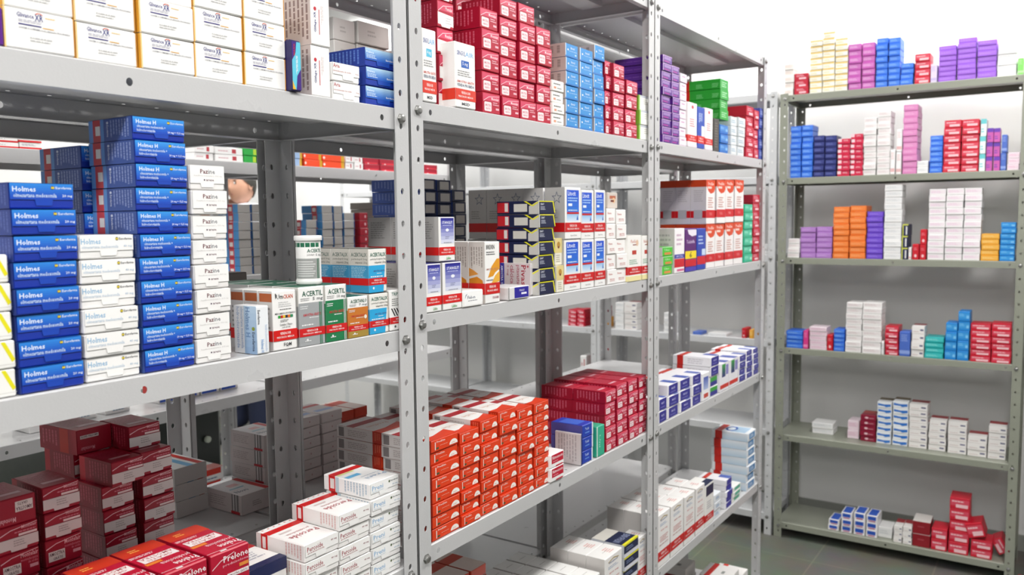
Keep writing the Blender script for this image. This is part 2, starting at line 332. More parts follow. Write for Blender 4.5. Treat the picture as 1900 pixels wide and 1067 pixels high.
K('holm40', 'white carton with pale blue name', .088, '#eeedeb', [L('N', .1, .1, .95, .92, 9, '#b8bcc8', 1)], dict(FL, vs=.34, u0=.36, u1=.68, c='#f6f5f3', ds=[T('F', .03, .62, .38, .86, 'Holmes', '#86b6da')]+euro('#4a4a4e')+[T('F', .04, .44, .7, .58, 'olmesartana medoxomila', '#c3d3e2'), T('F', .8, .44, .96, .57, '40 mg', '#b4c8da')]))
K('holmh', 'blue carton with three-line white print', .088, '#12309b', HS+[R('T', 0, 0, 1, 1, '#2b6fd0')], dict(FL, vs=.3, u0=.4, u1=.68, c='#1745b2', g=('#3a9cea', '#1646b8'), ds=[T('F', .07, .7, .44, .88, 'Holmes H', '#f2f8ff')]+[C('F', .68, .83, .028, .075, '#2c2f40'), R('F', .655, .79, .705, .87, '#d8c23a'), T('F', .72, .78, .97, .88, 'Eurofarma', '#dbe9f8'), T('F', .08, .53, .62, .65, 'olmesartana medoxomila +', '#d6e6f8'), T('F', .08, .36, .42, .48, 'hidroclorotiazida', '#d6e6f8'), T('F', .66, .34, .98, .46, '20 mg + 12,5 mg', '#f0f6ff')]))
K('pazine', 'white carton with maroon centred name', .09, '#ebe9e7', [L('N', .1, .1, .9, .9, 6, '#c4c2c0', 1)], dict(FL, vs=.26, vt=.1, u0=.3, u1=.68, c='#f5f4f2', ds=[T('F', .3, .66, .52, .84, 'Paz', '#641626'), T('F', .525, .66, .72, .84, 'ine', '#85868c'), T('F', .12, .53, .92, .6, 'Passiflora incarnata L. 315 mg', '#cfcdcb'), T('F', .46, .36, .68, .43, 'arese', '#7a5a66'), C('F', .41, .4, .02, .035, '#5a4a5a')]))
K('endh', 'white box standing on end', .044, '#eef1f4', [GD('N', .45, .0, 1, 1, '#b8d0e6', '#8aa6c8'), R('N', 0, 0, .45, 1, '#dcdde2'), T('N', .52, .35, .72, .97, 'Holmes H', '#5d7fae', -90), T('N', .12, .1, .25, .97, 'hidroclorotiazida', '#8ba2c4', -90), T('N', .3, .1, .43, .97, 'olmesartana medoxomila', '#8ba2c4', -90), T('N', .8, .06, .92, .46, 'Eurofarma', '#27324c', -90), C('N', .86, .53, .07, .04, '#8c9a3c'), T('F', .1, .62, .3, .92, 'Eurofarma', '#555b66', -90), T('F', .3, .03, .55, .3, 'Holmes H', '#86aede', -90), T('F', .65, .05, .85, .6, 'hidroclorotiazida', '#c8d6ea', -90)])
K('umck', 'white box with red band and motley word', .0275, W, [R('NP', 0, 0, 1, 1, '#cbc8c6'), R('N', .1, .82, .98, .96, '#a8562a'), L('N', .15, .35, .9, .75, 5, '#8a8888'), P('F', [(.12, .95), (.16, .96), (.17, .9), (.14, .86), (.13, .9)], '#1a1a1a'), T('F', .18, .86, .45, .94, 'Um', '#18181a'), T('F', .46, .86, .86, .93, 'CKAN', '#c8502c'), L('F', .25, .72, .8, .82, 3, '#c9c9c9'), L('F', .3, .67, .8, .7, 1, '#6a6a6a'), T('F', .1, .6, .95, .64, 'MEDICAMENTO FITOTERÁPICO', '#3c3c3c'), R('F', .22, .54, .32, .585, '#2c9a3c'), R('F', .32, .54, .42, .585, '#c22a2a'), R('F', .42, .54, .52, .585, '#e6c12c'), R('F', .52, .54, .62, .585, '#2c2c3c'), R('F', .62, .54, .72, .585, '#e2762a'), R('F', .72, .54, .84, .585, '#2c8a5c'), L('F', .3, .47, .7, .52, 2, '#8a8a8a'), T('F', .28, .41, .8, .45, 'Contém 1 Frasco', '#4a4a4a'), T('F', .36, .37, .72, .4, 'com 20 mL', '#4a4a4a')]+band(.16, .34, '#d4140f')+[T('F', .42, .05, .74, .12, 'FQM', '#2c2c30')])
def acer(c1, name, dose, extra=()):
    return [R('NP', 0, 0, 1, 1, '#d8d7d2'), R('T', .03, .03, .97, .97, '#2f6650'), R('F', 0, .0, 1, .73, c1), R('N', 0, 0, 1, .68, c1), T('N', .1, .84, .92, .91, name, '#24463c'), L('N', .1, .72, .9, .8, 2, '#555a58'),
            T('F', .14, .84, .94, .93, name, '#1d5a44'), L('F', .08, .76, .5, .82, 2, '#a0a0a0'), T('F', .55, .75, .95, .82, dose, '#7d7f80'), L('F', .06, .62, .36, .69, 2, '#e4e6e6'), T('F', .16, .5, .86, .56, 'AMOSTRA GRÁTIS', '#c8323c'), L('F', .4, .46, .8, .49, 1, '#eeeeee'), L('F', .1, .33, .7, .38, 1, '#eeeeee')]+list(extra)+band(.16, .3, '#cf1418')+[L('F', .2, .06, .45, .1, 1, '#e6e6e6'), C('F', .3, .1, .04, .02, '#e6e6e6')]
K('acg', 'white and grey box with green capitals', .05, W, acer('#a3a6a8', 'ACERTIL', '5 mg', [R('F', .8, 0, .83, .73, '#1f7a54'), R('F', .86, 0, .89, .73, '#1f7a54')]))
K('acv', 'white and green box with capitals', .05, W, acer('#1c7a4a', 'ACERTIL', '10 mg', [R('F', .86, 0, .89, .73, '#d4d6d6'), R('F', .92, 0, .95, .73, '#c9cbcb')]))
K('acor', 'white and orange-tan box', .045, W, acer('#c9762a', 'ACERTANLO', '7 mg', [R('F', 0, 0, 1, .16, '#a88a3c'), C('F', .86, .48, .07, .05, '#eee6d8')]))
K('acb', 'white and light-blue box with capitals', .038, '#efece6', [R('NP', 0, 0, 1, 1, '#cfcac2'), R('N', 0, 0, 1, .62, '#3f97c4'), T('N', .08, .82, .92, .91, 'ACERTALIX', '#3a5a50'), T('N', .1, .73, .95, .79, 'perindopril 5mg', '#77776f'), T('N', .3, .65, .95, .71, 'indapamida 1,25mg', '#6a6a64'), L('N', .08, .34, .9, .6, 7, '#a8cfe2'), P('F', [(.0, 0), (.8, 0), (.92, .62), (0, .62)], '#2aa6dc'), T('F', .1, .82, .96, .91, 'ACERTALIX', '#2a6a58'), T('F', .1, .73, .96, .79, 'perindopril arginina 5mg', '#8a8c88'), T('F', .34, .65, .96, .71, 'indapamida 1,25mg', '#4c4e4c'), T('F', .26, .47, .9, .52, 'AMOSTRA GRÁTIS', '#4a4a8c'), L('F', .45, .42, .8, .45, 1, W), L('F', .1, .34, .8, .39, 1, W)]+band(.17, .33, '#cf1418')+[C('F', .25, .1, .05, .03, '#dff0f8'), R('T', 0, 0, 1, 1, '#5a5852')])  # greyed sides carry painted shade, front keeps the clean tones
K('trip', 'white box with black diagonal hatching', .045, W, [T('F', .1, .86, .9, .94, 'TRIPLIXAM', '#2a6a58'), L('F', .1, .6, .5, .8, 4, '#8a8c88')]+[P('F', [(.05+.13*i, .55), (.11+.13*i, .55), (.28+.13*i, .36), (.22+.13*i, .36)], '#1c1c1e') for i in range(5)]+band(.17, .33, '#cf1418')+[C('F', .25, .1, .05, .03, '#555555')])
K('greeny', 'green and yellow upright carton', .05, '#22a86c', [R('FNP', 0, 0, 1, .28, '#ecd91c'), R('FN', .45, .45, .85, .75, '#d8efe2')])
K('alivium', 'grey-brown carton with dark name', .06, '#8f8984', [R('T', 0, 0, 1, 1, '#8a5a60'), T('F', .05, .4, .7, .62, 'Alivium', '#2e2c2c'), C('F', .8, .45, .05, .05, '#b0574c')])
# middle bay, eye-level
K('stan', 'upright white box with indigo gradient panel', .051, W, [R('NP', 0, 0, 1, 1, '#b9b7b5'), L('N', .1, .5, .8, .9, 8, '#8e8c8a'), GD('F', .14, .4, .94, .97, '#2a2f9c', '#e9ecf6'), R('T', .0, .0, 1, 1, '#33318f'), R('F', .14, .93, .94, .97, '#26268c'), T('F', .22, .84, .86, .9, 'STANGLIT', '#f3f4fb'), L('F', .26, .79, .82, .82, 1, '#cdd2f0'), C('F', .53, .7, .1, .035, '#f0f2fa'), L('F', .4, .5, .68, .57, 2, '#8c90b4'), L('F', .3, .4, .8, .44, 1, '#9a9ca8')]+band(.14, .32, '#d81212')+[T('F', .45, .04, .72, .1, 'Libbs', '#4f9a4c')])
K('flebon', 'low white box with sideways flap', .07, '#f2f1ef', [P('F', [(.02, .92), (.98, .92), (.98, .2), (.9, .2), (.9, .12), (.08, .12), (.06, .3)], '#fbfbfa'), T('F', .22, .48, .6, .68, 'Flebon', '#26305c'), L('F', .25, .32, .75, .42, 1, '#8c8c94'), P('F', [(.1, .5), (.14, .75), (.22, .82), (.16, .7)], '#26305c')])
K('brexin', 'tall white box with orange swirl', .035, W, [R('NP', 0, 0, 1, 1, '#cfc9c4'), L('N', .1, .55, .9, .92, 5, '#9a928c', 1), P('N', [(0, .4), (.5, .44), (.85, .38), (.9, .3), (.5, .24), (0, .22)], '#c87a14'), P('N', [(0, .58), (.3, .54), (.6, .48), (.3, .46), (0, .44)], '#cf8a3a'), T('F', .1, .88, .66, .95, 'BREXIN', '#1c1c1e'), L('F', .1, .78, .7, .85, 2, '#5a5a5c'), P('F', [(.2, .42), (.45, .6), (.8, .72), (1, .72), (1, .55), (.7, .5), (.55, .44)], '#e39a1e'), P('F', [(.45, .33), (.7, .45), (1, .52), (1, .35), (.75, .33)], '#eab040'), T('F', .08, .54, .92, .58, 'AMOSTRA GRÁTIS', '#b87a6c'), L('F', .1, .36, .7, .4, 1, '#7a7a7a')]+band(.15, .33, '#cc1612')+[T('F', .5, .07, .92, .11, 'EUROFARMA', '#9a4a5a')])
K('stanf', 'flat white box with indigo label', .06, '#dedddd', [R('F', .28, .1, .95, .95, '#241c96'), T('F', .5, .6, .75, .75, 'STANGLIT', '#e8e8f4'), R('F', .6, .35, .85, .5, '#f0f0f8'), R('F', 0, 0, .04, 1, '#8e8c8c')])
K('pivast', 'white upright box with crimson lettering', .072, '#f2eef0', [R('N', 0, 0, 1, 1, '#d3c6c8'), R('N', 0, 0, .14, 1, '#2c2d94'), T('N', .03, .05, .11, .92, 'AMOSTRA GRÁTIS', '#eceaf4', -90), T('N', .7, .2, .86, .94, 'Pivast', '#a81c34', -90), T('N', .52, .1, .66, .94, 'pitavastatina', '#b0566a', -90), T('N', .34, .35, .47, .94, 'cálcica', '#b0566a', -90), T('N', .22, .6, .3, .94, '2 mg', '#b0566a', -90), P('N', [(.92, .95), (.95, .9), (.92, .85), (.89, .9)], '#b8203c'), T('F', .3, .1, .7, .6, 'Pivast', '#c83a52', -90)])
K('navy', 'navy box edged with yellow line', .1, '#161d42', [R('N', .02, .12, .3, .9, '#c41e28'), R('N', .2, .2, .28, .85, '#ded9d4'), R('N', .42, .18, .74, .78, '#d3d0c8'), P('N', [(.78, .0), (1, 0), (1, 1), (.86, .72), (.78, .6)], '#cbc9c4'), P('N', [(.66, .98), (.72, .98), (.86, .68), (.98, .92), (1, .92), (1, .84), (.87, .58), (.8, .7)], '#e9e421'), R('F', 0, 0, .05, 1, '#c9c8c4'), R('F', .05, .93, .86, 1, '#e9e421'), P('F', [(.84, 1), (.9, 1), (1, .1), (.95, .08)], '#e9e421'), T('F', .12, .68, .34, .82, 'ZART', '#e6e8f0'), L('F', .12, .3, .45, .6, 3, '#c3c8d8')])
K('gold', 'cream and gold upright box', .05, '#f0ecdc', [R('F', 0, .45, 1, 1, '#e2cf8e'), C('F', .5, .75, .22, .12, '#b98c3a'), L('F', .15, .1, .8, .4, 4, '#b8b09a'), R('F', .4, .62, .6, .7, '#7a3a2a')])
def star(u, v, r, rv, c): return P('N', [(u+(r if i % 2 == 0 else r*.42)*math.sin(i*math.pi/5), v+(rv if i % 2 == 0 else rv*.42)*math.cos(i*math.pi/5)) for i in range(10)], c)
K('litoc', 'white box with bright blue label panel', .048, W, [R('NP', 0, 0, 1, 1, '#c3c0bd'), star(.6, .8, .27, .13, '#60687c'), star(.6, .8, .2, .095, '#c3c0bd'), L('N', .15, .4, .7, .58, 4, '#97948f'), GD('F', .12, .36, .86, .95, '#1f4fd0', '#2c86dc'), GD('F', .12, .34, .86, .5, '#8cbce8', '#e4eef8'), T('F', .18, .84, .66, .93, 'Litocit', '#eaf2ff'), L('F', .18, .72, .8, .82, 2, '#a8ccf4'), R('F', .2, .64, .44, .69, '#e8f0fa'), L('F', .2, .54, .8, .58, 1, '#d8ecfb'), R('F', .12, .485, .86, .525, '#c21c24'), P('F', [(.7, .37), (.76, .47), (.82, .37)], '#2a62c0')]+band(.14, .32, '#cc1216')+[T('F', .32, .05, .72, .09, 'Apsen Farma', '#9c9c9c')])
K('fluim', 'small white box with tiny red print', .05, '#f6f4f2', [T('F', .15, .62, .55, .75, 'Fluimu', '#c04a44'), T('F', .25, .3, .8, .38, 'AMOSTRA', '#c04a44'), T('F', .25, .2, .8, .28, 'GRÁTIS', '#c04a44'), R('N', 0, 0, 1, 1, '#d6d2ce')])
K('brown', 'open-flapped small pack with brown dot', .05, '#cdc3ba', [R('F', .2, .6, .8, .8, '#b5664a'), C('F', .6, .5, .15, .18, '#e0b890'), R('F', .3, .4, .62, .52, '#6a1c14')])
K('fluvi', 'tall white box with red band, cream foot', .06, '#f5f3ef', [R('T', 0, 0, 1, 1, '#ece8e2'), T('F', .2, .83, .65, .9, 'FluiGio', '#c87c6c'), C('F', .68, .83, .1, .07, '#e6c6ac'), R('F', .35, .78, .62, .8, '#8c2c1c'), R('F', .3, .58, .62, .67, '#bc3c30'), L('F', .1, .36, .8, .48, 3, '#7aa88c')]+band(.14, .31, '#cc1216')+[R('FN', 0, 0, 1, .11, '#efe3a8')])
K('backnavy', 'navy-edged box showing grey label', .15, '#1b2850', [R('N', 0, 0, 1, 1, '#4560b4'), L('N', .05, .15, .95, .85, 14, '#7a8fd0', 1), R('F', .2, .16, .85, .86, '#d2cdc8')])
# far bay, eye-level
K('greens', 'small vivid green box', .05, '#4cc235', [R('N', 0, 0, 1, 1, '#e6e4e2'), T('F', .2, .55, .7, .8, 'Uno', '#d4f2cc'), R('F', .2, .15, .85, .4, '#e08a4a'), R('F', 0, .93, 1, 1, '#b9eab0')])
K('pinkfoot', 'tall white box, blue-and-red banded', .09, '#f7f3f5', [R('N', 0, 0, 1, 1, '#dcd0d4'), L('N', .1, .2, .9, .9, 7, '#b8acb2'), L('F', .2, .6, .8, .9, 3, '#cfb0c6'), R('F', 0, .33, 1, .42, '#3a3a9c'), T('F', .15, .35, .85, .4, 'AMOSTRA', '#c8c8ec'), R('F', 0, .13, 1, .32, '#cf1c2c'), R('F', .25, .04, .95, .09, '#d86a94')])
K('six', 'purple box with yellow number band', .09, '#5a1a70', [P('F', [(.2, .98), (1, .98), (1, .85), (.6, .82), (.3, .88)], '#ece6f2'), T('F', .12, .66, .85, .74, 'Tadalafila', '#d8c2e6'), R('F', 0, .3, 1, .48, '#f4d81c'), T('F', .38, .32, .6, .46, '6', '#1a1a1a'), R('F', 0, .12, 1, .28, '#cf1c28'), R('F', 0, 0, 1, .1, '#4a3fb0')])
K('bluered', 'tall blue box with red band', .09, '#2c48b0', [L('F', .15, .6, .8, .85, 3, '#b8ccf0'), R('F', .55, .35, .98, .5, '#cbdcf4'), R('F', 0, .13, 1, .33, '#d21c2a')])
K('predsim', 'tall white box with orange arched top', .047, '#f3efee', [R('NP', 0, 0, 1, 1, '#cfc9cc'), R('N', 0, .84, 1, 1, '#c23c12'), L('N', .2, .5, .85, .78, 6, '#b5aeb2'), R('N', 0, .14, 1, .3, '#c8101a'), R('N', .2, .12, .75, .32, '#b0aeb0'), R('T', 0, 0, 1, 1, '#d5451a'), P('F', [(0, 1), (1, 1), (1, .8), (.85, .72), (.5, .69), (.25, .74), (.1, .82), (0, .86)], '#dd4a1e'), T('F', .2, .88, .85, .95, 'PredSim', '#f6e2da'), R('F', .15, .8, .6, .85, '#f0d0c4'), L('F', .2, .36, .8, .62, 5, '#d09c92'), R('F', 0, .14, 1, .32, '#cf1a22'), T('F', .35, .2, .65, .26, 'VENDA', '#e88a8a')])
simple('mint', 'mint green small box', .1, '#2fb48c', '#a8ecd4', 0)
# near bay, waist-high
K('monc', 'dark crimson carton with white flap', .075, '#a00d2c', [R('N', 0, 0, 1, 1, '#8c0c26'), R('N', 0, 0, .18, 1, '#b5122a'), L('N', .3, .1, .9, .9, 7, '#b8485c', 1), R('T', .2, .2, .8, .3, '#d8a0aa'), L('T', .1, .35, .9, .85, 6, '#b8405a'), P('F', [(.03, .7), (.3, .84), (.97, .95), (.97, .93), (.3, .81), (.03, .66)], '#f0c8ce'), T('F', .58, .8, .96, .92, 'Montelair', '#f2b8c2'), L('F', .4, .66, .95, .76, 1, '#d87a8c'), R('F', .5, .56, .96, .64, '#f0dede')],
  dict(vs=.14, vt=.04, u0=.28, u1=.7, top=.54, c='#d9d3d2', ds=[L('F', .36, .2, .7, .46, 3, '#aaa3a3')]))
K('mons', 'dark crimson carton with small cream label', .075, '#a00d2c', [R('N', 0, 0, 1, 1, '#8c0c26'), L('N', .3, .1, .9, .9, 7, '#b8485c', 1), P('F', [(.03, .7), (.3, .84), (.97, .95), (.97, .93), (.3, .81), (.03, .66)], '#f0c8ce'), T('F', .52, .72, .96, .9, 'Montelair', '#f2b8c2'), T('F', .52, .58, .95, .68, 'montelucaste', '#d87a8c'), T('F', .7, .46, .95, .56, 'de sódio', '#d87a8c'), R('F', .74, .28, .95, .4, '#e0a0ac'), R('F', .08, .18, .52, .56, '#e6dedb'), T('F', .1, .38, .5, .52, 'AMOSTRA', '#54303a'), T('F', .2, .22, .46, .35, 'GRÁTIS', '#54303a')])
K('monu', 'upside-down dark crimson carton, cream label', .075, '#a00d2c', [R('N', 0, 0, 1, 1, '#8c0c26'), R('T', .2, .2, .8, .3, '#d8a0aa'), L('T', .1, .35, .9, .85, 6, '#b8405a'), R('F', .48, .44, .92, .82, '#e6dedb'), T('F', .5, .48, .9, .62, 'AMOSTRA', '#54303a', 180), T('F', .54, .65, .8, .78, 'GRÁTIS', '#54303a', 180), T('F', .04, .1, .48, .28, 'Montelair', '#f2b8c2', 180)])
K('pinkst', 'off-white carton with faint pink print', .1, '#dcd3d2', [L('N', .1, .2, .9, .8, 6, '#c8aeb0', 1), R('T', .1, .2, .9, .35, '#9cb0d8'), R('T', 0, .7, 1, .85, '#c03030'), C('F', .5, .5, .03, .1, '#c09a9c')])
K('monr', 'dark crimson carton turned label down', .09, '#a00d2c', [R('N', 0, 0, 1, 1, '#980d28'), R('N', .55, 0, .78, 1, '#c22a1c'), L('N', .06, .15, .5, .85, 5, '#c4566c', 1), R('T', .3, .2, .9, .32, '#dcaab2'), L('T', .1, .38, .9, .85, 7, '#b8405a'), R('F', .1, .62, .62, .76, '#ddd0d0'), T('F', .12, .64, .6, .74, 'AMOSTRA GRÁTIS', '#3c2c30', 180), T('F', .1, .12, .5, .28, 'Montelair', '#d88a98', 180)])
K('prel', 'large crimson box with white-lettered top', .115, '#b30e30', [R('T', 0, .72, 1, .97, '#c4331c'), L('T', .25, .8, .5, .9, 2, '#e6a44c'), L('T', .04, .63, .7, .69, 2, '#eed6d8'), R('T', .1, .42, .92, .58, '#e6dcda'), T('T', .13, .51, .89, .57, 'AMOSTRA', '#b4585e', 180), T('T', .2, .43, .8, .49, 'GRÁTIS', '#b4585e', 180), R('T', .05, .34, .42, .4, '#dd7a2c'), T('T', .3, .24, .97, .34, 'prednisolona', '#efc6cc', 180), T('T', .45, .1, .97, .21, 'Prelone', '#f4e4e6', 180), R('T', 0, .055, 1, .065, '#e8b8c0'), R('T', .3, .015, .45, .045, '#e8e0e0'),
  R('N', 0, 0, 1, 1, '#9c0c28'), T('F', .32, .68, .96, .86, 'Prelone', '#f6eaec'), T('F', .3, .54, .96, .63, 'prednisolona', '#e8a8b4'), R('F', .72, .4, .96, .5, '#dd8a3c'), R('F', .4, .2, .96, .32, '#eee4e4'), T('F', .43, .22, .93, .3, 'AMOSTRA GRÁTIS', '#5c2c38'), P('F', [(.03, .6), (.25, .78), (.6, .9), (.6, .88), (.25, .75), (.03, .57)], '#f0c8ce')])
K('medic', 'white carton with navy front edge', .09, '#efedea', [R('T', 0, .72, 1, .92, '#b81c1e'), R('T', 0, 0, 1, .16, '#1c2450'), L('T', .1, .3, .9, .6, 4, '#a8a8b4'), R('T', .05, .6, .4, .68, '#e0b82c'), T('F', .3, .75, .8, .92, 'Medic', '#e4e6f0'), R('F', 0, .6, 1, 1, '#1c2450')])
K('perco', 'white box with red strap and print', .1, '#efedeb', [R('TN', 0, .72, 1, .86, '#c81818') if False else R('T', 0, .72, 1, .86, '#c81818'), R('N', .1, 0, .24, 1, '#c81818'), R('N', .13, .18, .2, .85, '#efe6e4'), L('N', .6, .1, .95, .92, 6, '#dcb8b6', 1), R('N', 0, 0, .1, 1, '#d8d4d2')]+[C('T', .1+.16*i, .94, .03, .012, '#c86a64') for i in range(6)]+[T('T', .12, .3, .9, .42, 'Percoide', '#b05a60', 180), T('T', .2, .47, .85, .54, 'prednisolona', '#c08a8a', 180), R('T', .15, .6, .5, .64, '#d8c4c2')],
  dict(FL, vs=.34, vt=.1, u0=.3, u1=.62, c='#f5f4f2', ds=[T('F', .06, .56, .52, .84, 'Percoide', '#9c2838'), T('F', .08, .42, .56, .54, 'prednisolona', '#ad5c62'), T('F', .76, .62, .94, .76, '40 mg', '#8a4650')]))
K('preni', 'white box with pale blue print', .1, '#f0efee', [R('T', 0, .76, 1, .9, '#c81818'), R('N', .12, 0, .26, 1, '#c81818'), R('N', .15, .2, .24, .85, '#e6e2de'), R('N', .27, 0, .34, 1, '#b9cfd8'), L('N', .45, .1, .95, .92, 8, '#b0c0ce', 1), R('T', .05, .48, .5, .58, '#6cb6e2'), R('T', .05, .7, .6, .75, '#d8dc8c'), T('T', .3, .2, .95, .3, 'Preni', '#9cb0c8', 180), T('T', .3, .34, .95, .4, 'prednisolona', '#b8c4d2', 180)],
  dict(FL, vs=.36, vt=.12, u0=.3, u1=.6, c='#f6f6f5', ds=[T('F', .06, .52, .44, .82, 'Preni', '#8cb4d8'), L('F', .06, .4, .5, .48, 1, '#c4d4e4'), C('F', .66, .76, .03, .08, '#5a6a48'), T('F', .71, .72, .97, .82, 'Eurofarma', '#55575c'), T('F', .76, .44, .95, .56, '40 mg', '#a8c0d6')]))
K('stripebox', 'white carton with blue and red stripes', .1, '#e9e8e8', [R('T', .4, 0, .6, 1, '#78b4dc'), R('T', .72, 0, .9, 1, '#c8281c'), R('N', 0, 0, 1, 1, '#b9b5b4'), R('F', 0, 0, 1, 1, '#c4c0be')])
K('bigred', 'white carton with red strap and barcode', .1, '#e6e2e2', [R('T', .78, 0, .95, 1, '#c22424'), T('T', .1, .2, .5, .32, 'Novo', '#46506c'), R('T', .15, .45, .6, .5, '#8cc0d0'), R('T', .3, .6, .6, .75, '#e0b0b0'), R('N', 0, 0, 1, 1, '#c9bfbe'), L('N', .08, .25, .6, .8, 5, '#a89c9c'), R('N', .72, .0, .92, 1, '#7f7b7b'), R('N', .76, .16, .79, 1, '#dedada'), R('N', .84, .16, .86, 1, '#dedada'), R('N', .7, 0, .95, .14, '#b8202c'), R('F', 0, 0, 1, 1, '#d2c9c8'), L('F', .35, .3, .65, .6, 3, '#9a9090')])
K('orback', 'orange-red carton with pale lid', .1, '#c4391c', [R('N', .1, .1, .2, .9, '#c9b0a8'), L('N', .3, .2, .9, .8, 3, '#a82c14'), R('T', 0, 0, 1, 1, '#e8d4cc'), R('T', .0, .6, 1, .9, '#c83c20')])
# middle bay, waist-high
K('pred', 'orange-red box with white half disc', .108, '#e24016', [R('N', 0, 0, .8, 1, '#cfcac8'), R('N', .8, .0, 1, 1, '#b8290c'), L('N', .84, .12, .97, .88, 3, '#d8684a', 1), R('N', .04, .1, .16, .9, '#7c7676'), L('N', .25, .2, .7, .8, 4, '#a89f9d'), R('T', 0, .18, 1, 1, '#efece9'), P('T', [(0, .1), (.3, .16), (1, .3), (1, 0), (0, 0)], '#d83a14'), R('T', 0, .62, 1, .8, '#a81420'), T('T', .2, .38, .85, .48, 'PredSim', '#d8b0a0', 180), R('K', 0, 0, 1, 1, '#d5d0cc'),
  P('F', [(.66, .16), (.97, .16)]+[(.815+.155*math.cos(a*math.pi/8), .16+.42*math.sin(a*math.pi/8)) for a in range(1, 8)], '#f6efe9'), L('F', .74, .24, .9, .36, 1, '#d89a84'), T('F', .2, .7, .5, .86, 'PredSim', '#fbe4dc'), R('F', .13, .16, .16, .8, '#f6e6de'), R('F', .18, .2, .27, .34, '#3c5a3a'), L('F', .32, .4, .6, .46, 1, '#f6c8b6')])
K('rimo', 'small white box with crimson label', .05, '#f3f1f0', [R('F', .1, .3, .95, .95, '#c21434'), T('F', .16, .6, .9, .84, 'Rimonom', '#fbeaec'), L('F', .2, .4, .6, .48, 1, '#f0c0c8'), R('F', .4, .0, .9, .1, '#c21434')])
K('leaf', 'thin pale card panel leaning on boxes', .066, '#c9c5c6', [R('F', 0, 0, 1, 1, '#24357c'), L('N', .1, .06, .85, .94, 7, '#a5a0a2', 1)])
K('bluef', 'royal blue box with white print', .08, '#1d3fae', [R('N', 0, 0, 1, 1, '#4a4f9a'), R('T', .1, .2, .9, .8, '#3a6cd0'), T('F', .25, .55, .6, .75, 'Tadal', '#bcd0f6'), L('F', .25, .25, .7, .45, 1, '#6c9ae6'), R('F', .88, 0, 1, 1, '#e6e9f2')])
K('mint1', 'mint green upright box', .06, '#33ae8c', [T('F', .3, .3, .5, .7, 'Uni', '#a8e6d2', -90), R('F', 0, 0, .1, 1, '#e9ecea')])
# far bay, waist-high
K('nimes', 'white box with indigo end', .12, '#ecebef', [R('F', .1, .06, .94, .94, '#302c8e'), T('F', .35, .5, .7, .68, 'MAXX', '#c8c8ee'), L('F', .25, .2, .8, .34, 1, '#8a88cc'), R('T', .55, 0, .95, .35, '#4a60b0'), R('T', 0, .72, 1, .86, '#c8301c'), R('N', .12, 0, .28, 1, '#c8241c'), L('N', .4, .2, .9, .8, 3, '#c4c2c8')])
K('whp', 'upright white box with blue panel', .1, '#efeff2', [GD('F', .15, .4, .85, .85, '#4a5cb0', '#b8c6e8'), R('F', .2, .1, .85, .25, '#c84434')])
K('gnim', 'green-topped indigo small box', .1, '#ececf0', [R('F', .1, .5, .94, .94, '#3aa03c'), R('F', .1, .06, .94, .5, '#302c8e')])
K('gpb', 'white box with green square, red foot', .1, '#ecebf0', [GD('F', .2, .5, .6, .95, '#3fae44', '#2c2c7c'), R('F', .65, .55, .95, .9, '#8c86c4'), R('F', 0, .1, 1, .24, '#d2382a'), R('T', .5, 0, 1, .5, '#5060b0')])
# low shelves
K('immu', 'large white box with red foot band', .048, '#f2f0ee', [R('T', .02, .05, .98, .95, '#efedeb'), R('T', .35, .46, .6, .48, '#8a8684'), L('T', .5, .2, .8, .7, 4, '#dc9890'), R('N', 0, 0, 1, 1, '#cfcbc8'), L('N', .3, .4, .6, .6, 2, '#aba7a4'), T('F', .25, .86, .75, .9, 'Imunof', '#3c4680'), P('F', [(.2, .9), (.5, .94), (.8, .9), (.8, .885), (.5, .92), (.2, .885)], '#b09a5c'), L('F', .2, .76, .8, .82, 2, '#a0b0c8'), T('F', .25, .66, .78, .7, '400 mg', '#c87474'), L('F', .2, .46, .85, .58, 4, '#d0908e'), T('F', .15, .4, .85, .43, 'AMOSTRA GRÁTIS', '#b86868')]+band(.12, .3, '#cc1a1a'))
K('navt', 'tall white box with navy corner', .06, '#efeeea', [R('F', .1, .72, .95, .95, '#1c2446'), L('F', .2, .4, .8, .6, 4, '#b0b0b8'), R('T', 0, 0, 1, .4, '#1c2446')]+band(.12, .28, '#cc1a1a'))
K('navl', 'navy carton with yellow edge line', .09, '#1a2244', [R('T', .0, .0, 1, .08, '#e2dd2a'), T('T', .1, .2, .9, .4, 'ENDOFOLIN', '#9aa4c4', 180), R('T', 0, .6, 1, 1, '#d8d4cc'), R('F', 0, .9, 1, 1, '#e2dd2a'), R('F', 0, 0, 1, .3, '#dcdce4'), L('F', .15, .45, .7, .75, 2, '#7c8ab0'), R('NP', 0, 0, 1, 1, '#cdd0d6')])
K('smw', 'plain white upright box, closed lid', .055, '#f0efed', [R('NP', 0, 0, 1, 1, '#cbc8c5'), R('T', .25, .47, .75, .49, '#9a9693'), L('F', .2, .3, .8, .7, 4, '#bbb8b6')])
K('smallb', 'small white box with blue print', .06, '#e4e9ee', [L('F', .2, .3, .8, .7, 2, '#5c8cc0')])
K('nims', 'flat white box with indigo end', .09, '#ecebef', [R('F', .15, .05, .95, .95, '#37379a'), R('T', .5, 0, 1, .4, '#4a60b0'), R('T', 0, .7, 1, .86, '#c8301c'), R('N', .12, 0, .28, 1, '#c8241c')])
K('mintw', 'flat white box with mint print', .07, '#eceeea', [R('F', .2, .2, .9, .8, '#58b89a')])
